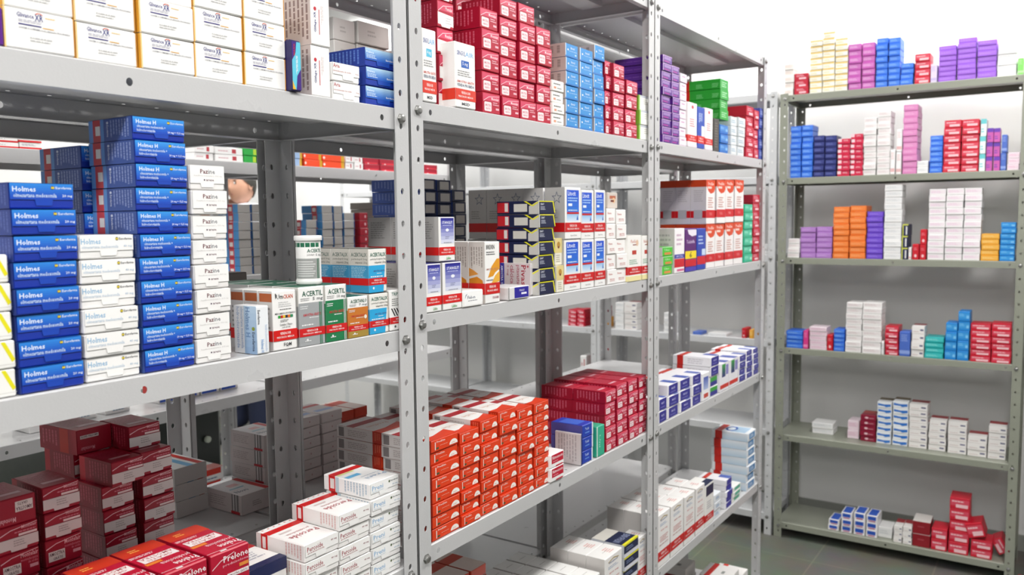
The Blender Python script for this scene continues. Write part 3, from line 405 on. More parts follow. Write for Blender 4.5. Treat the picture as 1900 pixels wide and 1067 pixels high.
K('tooth', 'long white box with sky-blue face', .125, '#e6eaee', [R('T', .1, .1, .9, .5, '#a8c4dc'), C('T', .5, .55, .35, .16, '#2c5aa8'), C('T', .5, .55, .22, .1, '#e6eef6'), R('T', 0, .72, 1, .9, '#c8241c'), R('N', .1, 0, .3, 1, '#c8241c'), GD('N', .3, .0, 1, 1, '#e4e8ee', '#b8cfe2'), R('F', .2, .15, .85, .85, '#4c86bc'), L('F', .3, .3, .75, .7, 2, '#e4eef6')])
K('whr', 'white carton with red strap', .1, '#e9e6e4', [R('T', 0, .66, 1, .84, '#c8241c'), R('T', .35, .3, .55, .4, '#8c908c'), R('N', .15, 0, .33, 1, '#c8241c'), L('F', .4, .3, .85, .6, 2, '#d08a80')])
K('grayb', 'greyish white carton', .09, '#c9c6c2', [R('T', .2, .3, .4, .45, '#6c6c6a'), R('N', 0, 0, 1, .3, '#8c3038')])
# far racks
simple('creamw', 'cream-white box', .1, '#f4f0ec', '#e0cdc4', 1)
simple('yelst', 'white box with yellow top stripe', .1, '#f6f4ea', '#f0cf7a', 2)
simple('orchid', 'orchid pink box', .1, '#c45cb4', '#e6b8de', 1)
simple('royal', 'royal blue box', .1, '#2f6fe0', '#8cb8f6', 1)
simple('redw', 'red box with white label', .1, '#cf1632', '#f2c6cc', 3)
simple('lilac', 'pale lilac upright pack', .08, '#dcd0ee', '#c4b4e0', 4)
simple('violets', 'violet box', .1, '#9a5fd8', '#b98ae8', 1)
simple('white', 'plain white box', .09, '#f2f2f2', '#cfd2d4', 1)
simple('lime', 'light green upright box', .1, '#7fdc62', '#b4f0a0', 4)
simple('navys', 'dark navy box', .1, '#20286c', '#6a74b4', 1)
simple('crimw', 'crimson box with white print', .1, '#d02048', '#f6d2da', 5)
simple('whites', 'white box with faint lettering', .1, '#f4f2f1', '#d4c4c4', 1)
simple('whiteu', 'slim upright white pack', .08, '#f3f2f2', '#e2b8b8', 4)
simple('pink', 'rose pink box', .12, '#d884bc', '#e8aed4', 1)
simple('aquaw', 'narrow white and aqua pack', .08, '#e8f2f2', '#6ccad0', 2)
simple('magp', 'magenta to violet upright pack', .08, '#c85cae', '#6a3ab0', 2)
simple('blueu', 'blue upright pack', .08, '#4a6cc4', '#8ca4e0', 4)
simple('pinks', 'pale pink box', .09, '#f0dfe8', '#dcb4c8', 1)
simple('lilacs', 'lilac box', .1, '#ac78c4', '#c8a2da', 1)
simple('orange', 'orange box', .11, '#ee7a2e', '#f8a870', 1)
simple('violetd', 'deep violet-blue box', .1, '#6a44c8', '#9a80e4', 1)
K('navyy', 'navy pack with yellow outline', .1, '#1c2450', [R('F', 0, .9, 1, 1, '#d8dc5a'), R('F', 0, 0, .15, 1, '#d8dc5a'), R('F', .55, .1, .8, .8, '#e0e0dc')])
K('redt', 'red upright pack', .08, '#cc1a2c', [C('F', .5, .25, .2, .1, '#f2c8cc'), L('F', .2, .6, .8, .8, 2, '#e8808c')])
simple('pinkc', 'white box with pink-tinted edge', .1, '#f3f1f2', '#e6c8dc', 1)
simple('amber', 'amber yellow box', .1, '#eba936', '#f6cf86', 1)
simple('cyans', 'bright azure box', .1, '#1c86d6', '#7cc4f2', 0)
simple('magu', 'magenta upright pack', .08, '#dc3c8c', '#f08cbc', 4)
K('whred', 'white box with maroon lid', .1, '#f0edeb', [R('T', 0, .5, 1, 1, '#9c2c34'), L('F', .1, .2, .6, .4, 1, '#cdbcb8'), R('F', .66, .4, .92, .62, '#5c5c80')])
simple('teal', 'turquoise box', .1, '#1fb0b0', '#8ce2de', 1)
K('maroon', 'maroon box with pale print', .1, '#8c1234', [R('T', 0, .5, 1, 1, '#b0443c'), C('F', .4, .5, .12, .2, '#e6c2ca'), L('F', .55, .3, .9, .6, 1, '#c88a98')])
K('bluew', 'white box with blue swash', .1, '#eef2f6', [P('F', [(.05, .35), (.5, .3), (.6, .12), (.95, .3), (.95, .7), (.5, .6), (.05, .72)], '#2a72c8'), R('T', 0, .5, 1, 1, '#6c5a3c')])
K('bluet', 'white box with blue lid', .1, '#f0eff2', [R('F', .12, .35, .88, .88, '#2554b8'), R('F', .2, .12, .8, .3, '#b86a8c'), R('T', .12, .08, .88, .92, '#2a5cc8')])
K('maroonb', 'broad dark red carton', .11, '#8f1322', [R('T', 0, 0, 1, 1, '#e4e0dc'), L('F', .3, .5, .7, .7, 1, '#b04a54')])
# cartons of the second aisle row
K('backblue', 'grey-backed box with blue side', .1, '#b9b6b2', [R('N', 0, 0, 1, 1, '#3f8ac8'), R('N', .5, 0, .75, 1, '#c8303c'), R('N', .54, .2, .7, .7, '#e6e0de'), R('F', .9, .05, 1, .95, '#1f4a86')])
K('backred', 'dark red box with pale dot', .1, '#a8142c', [C('F', .7, .5, .1, .2, '#e8b8c0'), R('N', 0, 0, 1, 1, '#9c1228')])
K('backmix', 'grey and brown box', .12, '#9a9690', [R('F', .3, .1, .8, .9, '#4c5468'), R('F', .85, .1, .98, .9, '#6a4a3c')])
K('redpack', 'flat white packet with red edge', .1, '#eeecea', [R('FN', 0, 0, 1, .3, '#d8282c'), L('F', .1, .5, .8, .8, 2, '#8c8c94')])
K('whitep', 'plain white packet', .09, '#eeedec', [R('F', .6, .2, .75, .8, '#b8404a'), L('F', .1, .3, .5, .7, 1, '#d8b8bc')])
K('greenp', 'bright green packet', .09, '#2faa48', [R('F', .7, .1, .95, .9, '#b8d83c')])
K('bluep', 'pale blue packet', .09, '#9cb8dc', [R('F', .7, 0, 1, 1, '#d8a82c')])
K('orangep', 'vivid orange-red packet', .09, '#ee4a1a', [R('F', .85, 0, 1, 1, '#d0a024'), C('F', .06, .5, .05, .2, '#f4e4dc')])
K('crimp', 'dark crimson packet', .09, '#a8122e', [R('F', .1, .0, .9, .3, '#d83040'), C('F', .3, .1, .05, .1, '#f0c8cc')])
K('redblue', 'white pack with red top, blue foot', .08, '#e8e6e6', [R('FN', 0, .4, 1, 1, '#cc2418'), R('F', .05, .05, .85, .36, '#2c58c0')])
K('whiter', 'white carton with red label', .1, '#e9e7e6', [R('F', .2, .5, .9, .98, '#cf3020'), L('F', .3, .12, .8, .36, 1, '#6c86a4'), R('T', .0, .0, 1, .5, '#cc4a3c')])
MESH = {}
def box_mesh(kind, dims):
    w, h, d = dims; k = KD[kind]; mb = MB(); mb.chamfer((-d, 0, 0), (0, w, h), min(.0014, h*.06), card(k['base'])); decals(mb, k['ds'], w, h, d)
    fm = None
    if k['flap']:
        f = k['flap']; t = .0008; fb = MB(); tp = f.get('top', 1.0)-.012; a, b = .012, .988; s = .02
        pts = [(a, tp), (a, f['vs']), (f['u0'], f['vs']), (f['u0']+s, f['vt']), (f['u1']-s, f['vt']), (f['u1'], f['vs']), (b, f['vs']), (b, tp)]
        fb.poly([(t, u*w, v*h) for u, v in pts], card(f['c']))
        for i in range(len(pts)):
            p, q = pts[i], pts[(i+1) % len(pts)]; fb.poly([(t, p[0]*w, p[1]*h), (0, p[0]*w, p[1]*h), (0, q[0]*w, q[1]*h), (t, q[0]*w, q[1]*h)], card(mix(f['c'], '#000000', .25)))  # rim is the flap colour blackened a little, a painted edge shade
        ds = ([GD('F', a, f['vs'], b, tp, *f['g'])] if 'g' in f else [])+f['ds']
        decals(fb, ds, w, h, d, t+.0001); fm = fb.mesh('tuck_flap')
    return mb.mesh('medicine_box'), fm
ORD = ['first', 'second', 'third', 'fourth', 'fifth', 'sixth', 'seventh', 'eighth', 'ninth', 'tenth', 'eleventh', 'twelfth', 'thirteenth']
WHERE = {'A1': 'near-bay top visible shelf', 'A2': 'middle-bay upper shelf', 'A3': 'far-bay upper shelf', 'B1': 'near-bay eye-level shelf', 'B2': 'middle-bay eye-level shelf', 'B3': 'far-bay eye-level shelf',
         'C1': 'near-bay waist-high shelf', 'C2': 'middle-bay waist-high shelf', 'C3': 'far-bay waist-high shelf', 'D2': 'middle-bay low shelf', 'D3': 'far-bay low shelf', 'E3': 'far-bay bottom shelf',
         'BB': 'eye-level back-to-back shelf', 'BC': 'waist-high back-to-back shelf', 'R2A': 'second row upper shelf', 'R2B': 'second row eye-level shelf', 'R2C': 'second row waist-high shelf', 'R2D': 'second row low shelf',
         'G1': 'green rack top', 'G2': 'green rack second shelf', 'G3': 'green rack third shelf', 'G4': 'green rack fourth shelf', 'G5': 'green rack fifth shelf', 'G6': 'green rack bottom shelf',
         'W3': 'pale rack third shelf', 'W4': 'pale rack fourth shelf', 'W5': 'pale rack fifth shelf'}

DATA = [
('A1', 'violet', -0.006, 0.3801, 1.657, 0.0334, 0.0375, 1, 1, None),
('A1', 'gliv', -0.006, 0.4134, 1.657, 0.0704, 0.0399, 2, 1, None),
('A1', 'gliv', -0.006, 0.4847, 1.657, 0.0701, 0.0387, 3, 1, None),
('A1', 'gliv', -0.006, 0.5557, 1.657, 0.0707, 0.0391, 3, 1, None),
('A1', 'gliv', -0.006, 0.6271, 1.657, 0.0716, 0.0411, 3, 1, None),
('A1', 'gliv', -0.006, 0.6996, 1.657, 0.068, 0.0418, 3, 1, None),
('A1', 'sachet', 0.0, 0.7659, 1.657, 0.0195, 0.0672, 1, 1, None),
('A1', 'redline', -0.008, 0.8111, 1.657, 0.0372, 0.0687, 2, 1, None),
('A1', 'aria', -0.012, 0.8549, 1.657, 0.0558, 0.0267, 2, 1, None),
('A1', 'eurob', -0.012, 0.9197, 1.657, 0.0704, 0.028, 3, 1, None),
('A2', 'plainw', -0.165, 1.01, 1.674, 0.052, 0.0375, 4, 1, None),
('A2', 'plainw', -0.165, 1.066, 1.674, 0.08, 0.0385, 4, 1, None),
('A2', 'sinu', -0.105, 1.01, 1.674, 0.034, 0.092, 1, 1, None),
('A2', 'sinu', -0.108, 1.047, 1.674, 0.036, 0.097, 1, 1, None),
('A2', 'sinu', -0.112, 1.086, 1.674, 0.045, 0.1, 1, 1, None),
('A2', 'sing4', -0.004, 1.0408, 1.674, 0.0376, 0.116, 1, 1, None),
('A2', 'sing5', -0.004, 1.1266, 1.674, 0.0593, 0.1097, 1, 1, None),
('A2', 'montw', -0.03, 1.1159, 1.674, 0.0462, 0.0449, 5, 1, None),
('A2', 'mont', -0.01, 1.2126, 1.674, 0.0574, 0.037, 5, 1, None),
('A2', 'mont', -0.01, 1.2734, 1.674, 0.0596, 0.0359, 6, 1, None),
('A2', 'mont', -0.01, 1.3358, 1.674, 0.0588, 0.0362, 6, 1, None),
('A2', 'mont', -0.01, 1.3986, 1.674, 0.0554, 0.037, 5, 1, None),
('A2', 'mont', -0.105, 1.2682, 1.674, 0.0677, 0.0465, 6, 1, None),
('A2', 'minip', -0.006, 1.4515, 1.674, 0.0475, 0.0223, 4, 1, None),
('A2', 'azure', -0.006, 1.5035, 1.674, 0.0547, 0.0284, 6, 1, None),
('A2', 'azure', -0.006, 1.564, 1.674, 0.0592, 0.0284, 6, 1, None),
('A2', 'azure', -0.012, 1.637, 1.674, 0.0487, 0.0315, 6, 1, None),
('A2', 'mont', -0.012, 1.691, 1.674, 0.0348, 0.0328, 5, 1, None),
('A2', 'mont', -0.006, 1.7179, 1.674, 0.0597, 0.0322, 5, 1, None),
('A2', 'mont', -0.006, 1.7833, 1.674, 0.0648, 0.0332, 4, 1, None),
('A2', 'arch', -0.006, 1.8541, 1.674, 0.0624, 0.0355, 3, 1, None),
('A3', 'purple', -0.006, 1.994, 1.677, 0.061, 0.02, 11, 1, None),
('A3', 'purple', -0.006, 2.0586, 1.677, 0.0492, 0.0202, 10, 1, None),
('A3', 'pinkw', -0.006, 2.1133, 1.677, 0.0455, 0.0238, 8, 1, None),
('A3', 'redfoot', -0.006, 2.1627, 1.677, 0.0674, 0.1211, 1, 1, None),
('A3', 'bluefoot', -0.006, 2.2342, 1.677, 0.054, 0.1157, 1, 1, None),
('A3', 'redfoot', -0.006, 2.2924, 1.677, 0.0607, 0.1188, 1, 1, None),
('A3', 'slate', -0.006, 2.362, 1.677, 0.0452, 0.0952, 1, 1, None),
('A3', 'bluesm', -0.006, 2.4211, 1.677, 0.0712, 0.0278, 3, 1, None),
('A3', 'green', -0.008, 2.4238, 1.7755, 0.0711, 0.0298, 4, 1, None),
('A3', 'silver', -0.006, 2.5168, 1.677, 0.0553, 0.0291, 4, 1, None),
('A3', 'silver', -0.006, 2.5773, 1.677, 0.0682, 0.0297, 4, 1, None),
('A3', 'crim', -0.006, 2.6563, 1.677, 0.0774, 0.0327, 5, 1, None),
('A3', 'crim', -0.006, 2.7393, 1.677, 0.0519, 0.0317, 5, 1, None),
('A3', 'indigo', -0.006, 2.7972, 1.677, 0.0417, 0.034, 5, 1, None),
('B1', 'yellow', -0.008, 0.3539, 1.314, 0.0541, 0.0284, 5, 1, None),
('B1', 'holm20', -0.008, 0.4098, 1.314, 0.0662, 0.0266, 8, 1, None),
('B1', 'holm40', -0.008, 0.4772, 1.314, 0.064, 0.0265, 6, 1, None),
('B1', 'holmh', -0.008, 0.5441, 1.314, 0.0673, 0.0264, 11, 1, None),
('B1', 'holmh', -0.1, 0.534, 1.314, 0.066, 0.0262, 10, 1, None),
('B1', 'pazine', -0.008, 0.6144, 1.314, 0.0508, 0.03, 8, 1, None),
('B1', 'endh', -0.004, 0.6987, 1.314, 0.0218, 0.0632, 1, 1, None),
('B1', 'umck', -0.006, 0.7267, 1.314, 0.0425, 0.0803, 1, 3, None),
('B1', 'acg', -0.006, 0.7716, 1.314, 0.0481, 0.0819, 1, 4, None),
('B1', 'acv', -0.006, 0.8208, 1.314, 0.0424, 0.0813, 1, 4, None),
('B1', 'acor', -0.006, 0.8642, 1.314, 0.0433, 0.0609, 1, 1, None),
('B1', 'acb', -0.006, 0.9093, 1.314, 0.043, 0.062, 1, 1, None),
('B1', 'trip', -0.006, 0.9547, 1.314, 0.0457, 0.0641, 1, 1, None),
('B2', 'stan', -0.004, 1.0387, 1.3335, 0.0421, 0.0811, 1, 2, None),
('B2', 'stan', -0.004, 1.083, 1.3335, 0.0544, 0.0815, 1, 2, None),
('B2', 'flebon', -0.0025, 1.1362, 1.3335, 0.0613, 0.0289, 1, 1, None),
('B2', 'brexin', -0.004, 1.2046, 1.3335, 0.0478, 0.112, 1, 3, None),
('B2', 'stanf', -0.003, 1.2776, 1.3335, 0.0749, 0.0248, 1, 1, None),
('B2', 'pivast', -0.02, 1.3813, 1.3335, 0.0303, 0.0645, 1, 1, None),
('B2', 'navy', -0.004, 1.3898, 1.3335, 0.0648, 0.0268, 7, 1, None),
('B2', 'gold', -0.006, 1.4601, 1.3335, 0.0308, 0.0562, 2, 1, None),
('B2', 'litoc', -0.004, 1.4908, 1.3335, 0.0705, 0.1084, 2, 5, None),
('B2', 'litoc', -0.004, 1.5637, 1.3335, 0.0616, 0.1065, 2, 2, None),
('B2', 'litoc', -0.004, 1.6278, 1.3335, 0.052, 0.1072, 2, 2, None),
('B2', 'fluim', -0.006, 1.6863, 1.3335, 0.0463, 0.0348, 5, 1, None),
('B2', 'fluim', -0.006, 1.7355, 1.3335, 0.0542, 0.0343, 5, 1, None),
('B2', 'fluvi', -0.004, 1.7885, 1.3335, 0.0753, 0.1107, 1, 2, None),
('B2', 'fluvi', -0.004, 1.8669, 1.3335, 0.0477, 0.109, 1, 2, None),
('B3', 'greens', -0.004, 1.9982, 1.336, 0.0674, 0.0244, 3, 1, None),
('B3', 'pinkfoot', -0.004, 2.0693, 1.336, 0.0712, 0.1205, 1, 1, None),
('B3', 'six', -0.004, 2.1443, 1.336, 0.0835, 0.1179, 1, 1, None),
('B3', 'bluered', -0.004, 2.232, 1.336, 0.0674, 0.1181, 1, 1, None),
('B3', 'predsim', -0.006, 2.3133, 1.336, 0.0735, 0.1287, 2, 3, None),
('B3', 'predsim', -0.006, 2.3915, 1.336, 0.0776, 0.13, 2, 1, None),
('B3', 'predsim', -0.006, 2.4739, 1.336, 0.0769, 0.1314, 2, 1, None),
('B3', 'predsim', -0.006, 2.5559, 1.336, 0.0865, 0.1328, 2, 1, None),
('B3', 'mint', -0.006, 2.6532, 1.336, 0.0834, 0.0271, 7, 1, None),
('B3', 'crim', -0.006, 2.7424, 1.336, 0.0761, 0.0278, 8, 1, None),
('C1', 'mons', -0.16, 0.446, 0.932, 0.047, 0.0335, 5, 1, None),
('C1', 'monc', -0.16, 0.446, 1.0995000000000001, 0.047, 0.0335, 1, 1, None),
('C1', 'monu', -0.158, 0.444, 1.133, 0.047, 0.0335, 1, 1, None),
('C1', 'mons', -0.16, 0.499, 0.932, 0.047, 0.0335, 5, 1, None),
('C1', 'monc', -0.16, 0.499, 1.0995000000000001, 0.047, 0.0335, 2, 1, None),
('C1', 'monc', -0.2, 0.596, 0.932, 0.047, 0.0335, 6, 1, None),
('C1', 'monc', -0.2, 0.654, 0.932, 0.05, 0.0335, 7, 1, None),
('C1', 'prel', -0.012, 0.437, 0.932, 0.06, 0.046, 3, 1, None),
('C1', 'prel', -0.012, 0.4995, 0.932, 0.06, 0.046, 3, 1, None),
('C1', 'prel', -0.012, 0.562, 0.932, 0.06, 0.046, 3, 1, None),
('C1', 'prel', -0.012, 0.6245, 0.932, 0.06, 0.046, 3, 1, None),
('C1', 'medic', -0.03, 0.69, 0.932, 0.072, 0.044, 2, 1, None),
('C1', 'perco', -0.006, 0.768, 0.932, 0.066, 0.0262, 4, 1, None),
('C1', 'perco', -0.006, 0.836, 0.932, 0.066, 0.0254, 5, 1, None),
('C1', 'preni', -0.006, 0.904, 0.932, 0.066, 0.0256, 6, 1, None),
('C2', 'pred', -0.006, 1.0493, 0.9455, 0.0777, 0.0217, 8, 2, None),
('C2', 'pred', -0.006, 1.1286, 0.9455, 0.0582, 0.0211, 8, 2, None),
('C2', 'pred', -0.006, 1.1885, 0.9455, 0.0579, 0.0222, 8, 2, None),
('C2', 'pred', -0.006, 1.2482, 0.9455, 0.0609, 0.0228, 8, 2, None),
('C2', 'pred', -0.006, 1.3109, 0.9455, 0.058, 0.0216, 8, 2, None),
('C2', 'pred', -0.006, 1.3709, 0.9455, 0.0584, 0.0217, 8, 2, None),
('C2', 'rimo', -0.001, 1.4232, 0.9455, 0.0572, 0.029, 2, 1, None),
('C2', 'leaf', -0.006, 1.5595, 0.9455, 0.0061, 0.0714, 1, 1, None),
('C2', 'bluef', -0.006, 1.5693, 0.9455, 0.0501, 0.0291, 3, 1, None),
('C2', 'mint1', -0.006, 1.6323, 0.9455, 0.0396, 0.0711, 1, 1, None),
('C2', 'mont', -0.008, 1.6811, 0.9455, 0.0553, 0.0284, 5, 2, None),
('C2', 'mont', -0.008, 1.7407, 0.9455, 0.0583, 0.0293, 5, 2, None),
('C2', 'mont', -0.008, 1.8035, 0.9455, 0.0552, 0.0292, 5, 2, None),
('C2', 'mont', -0.008, 1.8634, 0.9455, 0.0497, 0.0291, 5, 2, None),
('C3', 'nimes', -0.006, 1.9757, 0.9485, 0.0562, 0.033, 2, 1, None),
('C3', 'nimes', -0.006, 2.0373, 0.9485, 0.076, 0.0307, 3, 1, None),
('C3', 'nimes', -0.006, 2.121, 0.9485, 0.0829, 0.0303, 3, 1, None),
('C3', 'nimes', -0.006, 2.21, 0.9485, 0.0734, 0.0299, 3, 1, None),
('C3', 'whp', -0.006, 2.2877, 0.9485, 0.0572, 0.0833, 1, 1, None),
('C3', 'gnim', -0.006, 2.3539, 0.9485, 0.074, 0.0298, 2, 1, None),
('C3', 'nimes', -0.006, 2.3523, 1.01, 0.0738, 0.0299, 2, 1, None),
('C3', 'gpb', -0.006, 2.4374, 0.9485, 0.0782, 0.089, 1, 1, None),
('C3', 'gpb', -0.006, 2.5206, 0.9485, 0.0826, 0.09, 1, 1, None),
('C3', 'nimes', -0.006, 2.6138, 0.9485, 0.0681, 0.0221, 4, 1, None),
('C3', 'nimes', -0.006, 2.6902, 0.9485, 0.0655, 0.0187, 5, 1, None),
('C3', 'nimes', -0.006, 2.7645, 0.9485, 0.0594, 0.0181, 5, 1, None),
('D3', 'immu', -0.006, 1.9707, 0.561, 0.0842, 0.1437, 1, 3, None),
('D3', 'immu', -0.006, 2.0586, 0.561, 0.092, 0.1433, 1, 3, None),
('D3', 'immu', -0.006, 2.1545, 0.561, 0.0818, 0.1408, 1, 3, None),
('D3', 'immu', -0.006, 2.2405, 0.561, 0.0735, 0.1413, 1, 2, None),
('D3', 'navt', -0.006, 2.3185, 0.561, 0.0729, 0.1291, 1, 1, None),
('D3', 'smallb', -0.006, 2.4008, 0.561, 0.0574, 0.0253, 3, 1, None),
('D3', 'nims', -0.006, 2.5027, 0.561, 0.0613, 0.0187, 5, 1, None),
('D3', 'mintw', -0.006, 2.5745, 0.561, 0.0751, 0.0169, 3, 1, None),
('D3', 'tooth', -0.006, 2.7111, 0.561, 0.0937, 0.0282, 7, 1, None),
('D2', 'immu', -0.006, 1.67, 0.561, 0.092, 0.134, 1, 3, None),
('D2', 'navl', -0.006, 1.775, 0.561, 0.08, 0.033, 4, 1, None),
('D2', 'immu', -0.01, 1.86, 0.561, 0.05, 0.12, 1, 1, None),
('D2', 'smw', -0.012, 1.435, 0.561, 0.0545, 0.108, 1, 4, None),
('D2', 'smw', -0.012, 1.4915, 0.561, 0.0545, 0.108, 1, 4, None),
('D2', 'smw', -0.012, 1.548, 0.561, 0.0545, 0.108, 1, 4, None),
('D2', 'smw', -0.012, 1.6045, 0.561, 0.0545, 0.108, 1, 4, None),
('D2', 'orback', -0.15, 1.29, 0.561, 0.055, 0.024, 8, 1, None),
('D2', 'orback', -0.15, 1.347, 0.561, 0.055, 0.024, 8, 1, None),
('E3', 'whr', -0.02, 2.45, 0.19, 0.11, 0.036, 2, 1, None),
('E3', 'whr', -0.02, 2.58, 0.19, 0.11, 0.036, 3, 1, None),
('E3', 'whr', -0.02, 2.7, 0.19, 0.085, 0.036, 2, 1, None),
('E3', 'grayb', -0.16, 2.56, 0.19, 0.09, 0.04, 3, 1, None),
('G1', 'creamw', -0.2151, 3.8148, 2.022, 0.0425, 0.0279, 5, 1, None),
('G1', 'crim', -0.1702, 3.8148, 2.022, 0.0604, 0.0308, 3, 1, None),
('G1', 'yelst', -0.1052, 3.8148, 2.022, 0.0525, 0.0252, 9, 1, None),
('G1', 'yelst', -0.0504, 3.8148, 2.022, 0.0505, 0.0255, 10, 1, None),
('G1', 'yelst', 0.0023, 3.8148, 2.022, 0.0519, 0.0247, 9, 1, None),
('G1', 'orchid', 0.0564, 3.8148, 2.022, 0.0521, 0.0273, 7, 1, None),
('G1', 'orchid', 0.1106, 3.8148, 2.022, 0.0512, 0.0273, 7, 1, None),
('G1', 'royal', 0.1661, 3.8148, 2.022, 0.0462, 0.0253, 8, 1, None),
('G1', 'royal', 0.2144, 3.8148, 2.022, 0.0455, 0.0248, 8, 1, None),
('G1', 'royal', 0.2619, 3.8148, 2.022, 0.0489, 0.0223, 4, 1, None),
('G1', 'redw', 0.3148, 3.8148, 2.022, 0.0579, 0.0301, 4, 1, None),
('G1', 'lilac', 0.3747, 3.8148, 2.022, 0.0236, 0.0726, 1, 1, None),
('G1', 'violets', 0.4023, 3.8148, 2.022, 0.064, 0.0203, 7, 1, None),
('G1', 'violets', 0.4702, 3.8148, 2.022, 0.0664, 0.0205, 8, 1, None),
('G1', 'violets', 0.5403, 3.8148, 2.022, 0.0667, 0.0209, 7, 1, None),
('G1', 'white', 0.6106, 3.8148, 2.022, 0.0651, 0.0212, 6, 1, None),
('G1', 'lime', 0.6784, 3.8148, 2.022, 0.0205, 0.0638, 1, 1, None),
('G2', 'royal', -0.183, 3.8148, 1.656, 0.0484, 0.0254, 9, 1, None),
('G2', 'royal', -0.1323, 3.8148, 1.656, 0.0476, 0.0255, 9, 1, None),
('G2', 'navys', -0.0824, 3.8148, 1.656, 0.0469, 0.0259, 7, 1, None),
('G2', 'navys', -0.0332, 3.8148, 1.656, 0.0485, 0.0255, 7, 1, None),
('G2', 'crimw', 0.0198, 3.8148, 1.656, 0.051, 0.023, 7, 1, None),
('G2', 'crimw', 0.073, 3.8148, 1.656, 0.0502, 0.0223, 8, 1, None),
('G2', 'whites', 0.1253, 3.8148, 1.656, 0.0504, 0.0243, 10, 1, None),
('G2', 'whites', 0.1779, 3.8148, 1.656, 0.0517, 0.0242, 11, 1, None),
('G2', 'whiteu', 0.2317, 3.8148, 1.656, 0.0188, 0.1033, 1, 1, None),
('G2', 'whiteu', 0.2536, 3.8148, 1.656, 0.0217, 0.0934, 2, 1, None),
('G2', 'pink', 0.2774, 3.8148, 1.656, 0.0552, 0.0259, 11, 1, None),
('G2', 'white', 0.3346, 3.8148, 1.656, 0.0422, 0.0257, 2, 1, None),
('G2', 'royal', 0.3808, 3.8148, 1.656, 0.0475, 0.0217, 7, 1, None),
('G2', 'redw', 0.4303, 3.8148, 1.656, 0.0622, 0.0299, 7, 1, None),
('G2', 'redw', 0.4944, 3.8148, 1.656, 0.0628, 0.0298, 7, 1, None),
('G2', 'aquaw', 0.5591, 3.8148, 1.656, 0.0216, 0.0687, 3, 1, None),
('G2', 'magp', 0.5825, 3.8148, 1.656, 0.0232, 0.0562, 3, 1, None),
('G2', 'magp', 0.6076, 3.8148, 1.656, 0.023, 0.0556, 3, 1, None),
('G2', 'blueu', 0.6334, 3.8148, 1.656, 0.0201, 0.07, 2, 1, None),
('G2', 'pinks', 0.6572, 3.8148, 1.656, 0.0398, 0.0232, 3, 1, None),
('G3', 'whites', -0.1867, 3.8148, 1.299, 0.0524, 0.0214, 4, 1, None),
('G3', 'lilacs', -0.1308, 3.8148, 1.299, 0.0666, 0.0228, 6, 1, None),
('G3', 'lilacs', -0.0619, 3.8148, 1.299, 0.0664, 0.0231, 6, 1, None),
('G3', 'orange', 0.0079, 3.8148, 1.299, 0.0661, 0.025, 9, 1, None),
('G3', 'orange', 0.0762, 3.8148, 1.299, 0.0658, 0.0254, 9, 1, None),
('G3', 'violetd', 0.1453, 3.8148, 1.299, 0.0655, 0.0225, 9, 1, None),
('G3', 'white', 0.214, 3.8148, 1.299, 0.0683, 0.0262, 12, 1, None),
('G3', 'navyy', 0.2855, 3.8148, 1.299, 0.0238, 0.0495, 3, 1, None),
('G3', 'whiteu', 0.3113, 3.8148, 1.299, 0.0123, 0.0517, 1, 1, None),
('G3', 'redt', 0.3257, 3.8148, 1.299, 0.0255, 0.0654, 1, 1, None),
('G3', 'redt', 0.3533, 3.8148, 1.299, 0.0253, 0.063, 2, 1, None),
('G3', 'pinkc', 0.3826, 3.8148, 1.299, 0.0618, 0.0265, 11, 1, None),
('G3', 'pinkc', 0.4464, 3.8148, 1.299, 0.0635, 0.0266, 11, 1, None),
('G3', 'pinkc', 0.5118, 3.8148, 1.299, 0.0621, 0.0266, 11, 1, None),
('G3', 'amber', 0.5758, 3.8148, 1.299, 0.0636, 0.0217, 5, 1, None),
('G3', 'cyans', 0.6422, 3.8148, 1.299, 0.0523, 0.0219, 7, 1, None),
('G4', 'royal', -0.1873, 3.8148, 0.889, 0.0743, 0.0198, 4, 1, None),
('G4', 'magu', -0.1106, 3.8148, 0.889, 0.0213, 0.084, 1, 1, None),
('G4', 'pinks', -0.0846, 3.8148, 0.889, 0.0744, 0.0206, 5, 1, None),
('G4', 'redt', -0.0079, 3.8148, 0.889, 0.0252, 0.0715, 1, 1, None),
('G4', 'royal', 0.0196, 3.8148, 0.889, 0.0453, 0.0195, 5, 1, None),
('G4', 'whites', 0.0693, 3.8148, 0.889, 0.0656, 0.0244, 9, 1, None),
('G4', 'whites', 0.1371, 3.8148, 0.889, 0.0772, 0.0247, 9, 1, None),
('G4', 'white', 0.2164, 3.8148, 0.889, 0.0107, 0.0589, 1, 1, None),
('G4', 'redw', 0.2293, 3.8148, 0.889, 0.053, 0.025, 5, 1, None),
('G4', 'blueu', 0.2865, 3.8148, 0.889, 0.0417, 0.1055, 1, 1, None),
('G4', 'whred', 0.3323, 3.8148, 0.889, 0.0493, 0.0328, 4, 1, None),
('G4', 'teal', 0.3837, 3.8148, 0.889, 0.0705, 0.0223, 4, 1, None),
('G4', 'cyans', 0.4581, 3.8148, 0.889, 0.0434, 0.0382, 4, 1, None),
('G4', 'cyans', 0.5035, 3.8148, 0.889, 0.0428, 0.0404, 5, 1, None),
('G4', 'redw', 0.5502, 3.8148, 0.889, 0.0725, 0.026, 6, 1, None),
('G4', 'redw', 0.6246, 3.8148, 0.889, 0.0689, 0.0268, 6, 1, None),
('G5', 'white', -0.0881, 3.9068, 0.485, 0.093, 0.0259, 2, 1, None),
('G5', 'pinks', 0.0699, 3.8968, 0.485, 0.0503, 0.0408, 2, 1, None),
('G5', 'maroon', 0.1263, 3.8768, 0.485, 0.0648, 0.024, 5, 1, None),
('G5', 'bluew', 0.1956, 3.8768, 0.485, 0.0592, 0.0266, 7, 1, None),
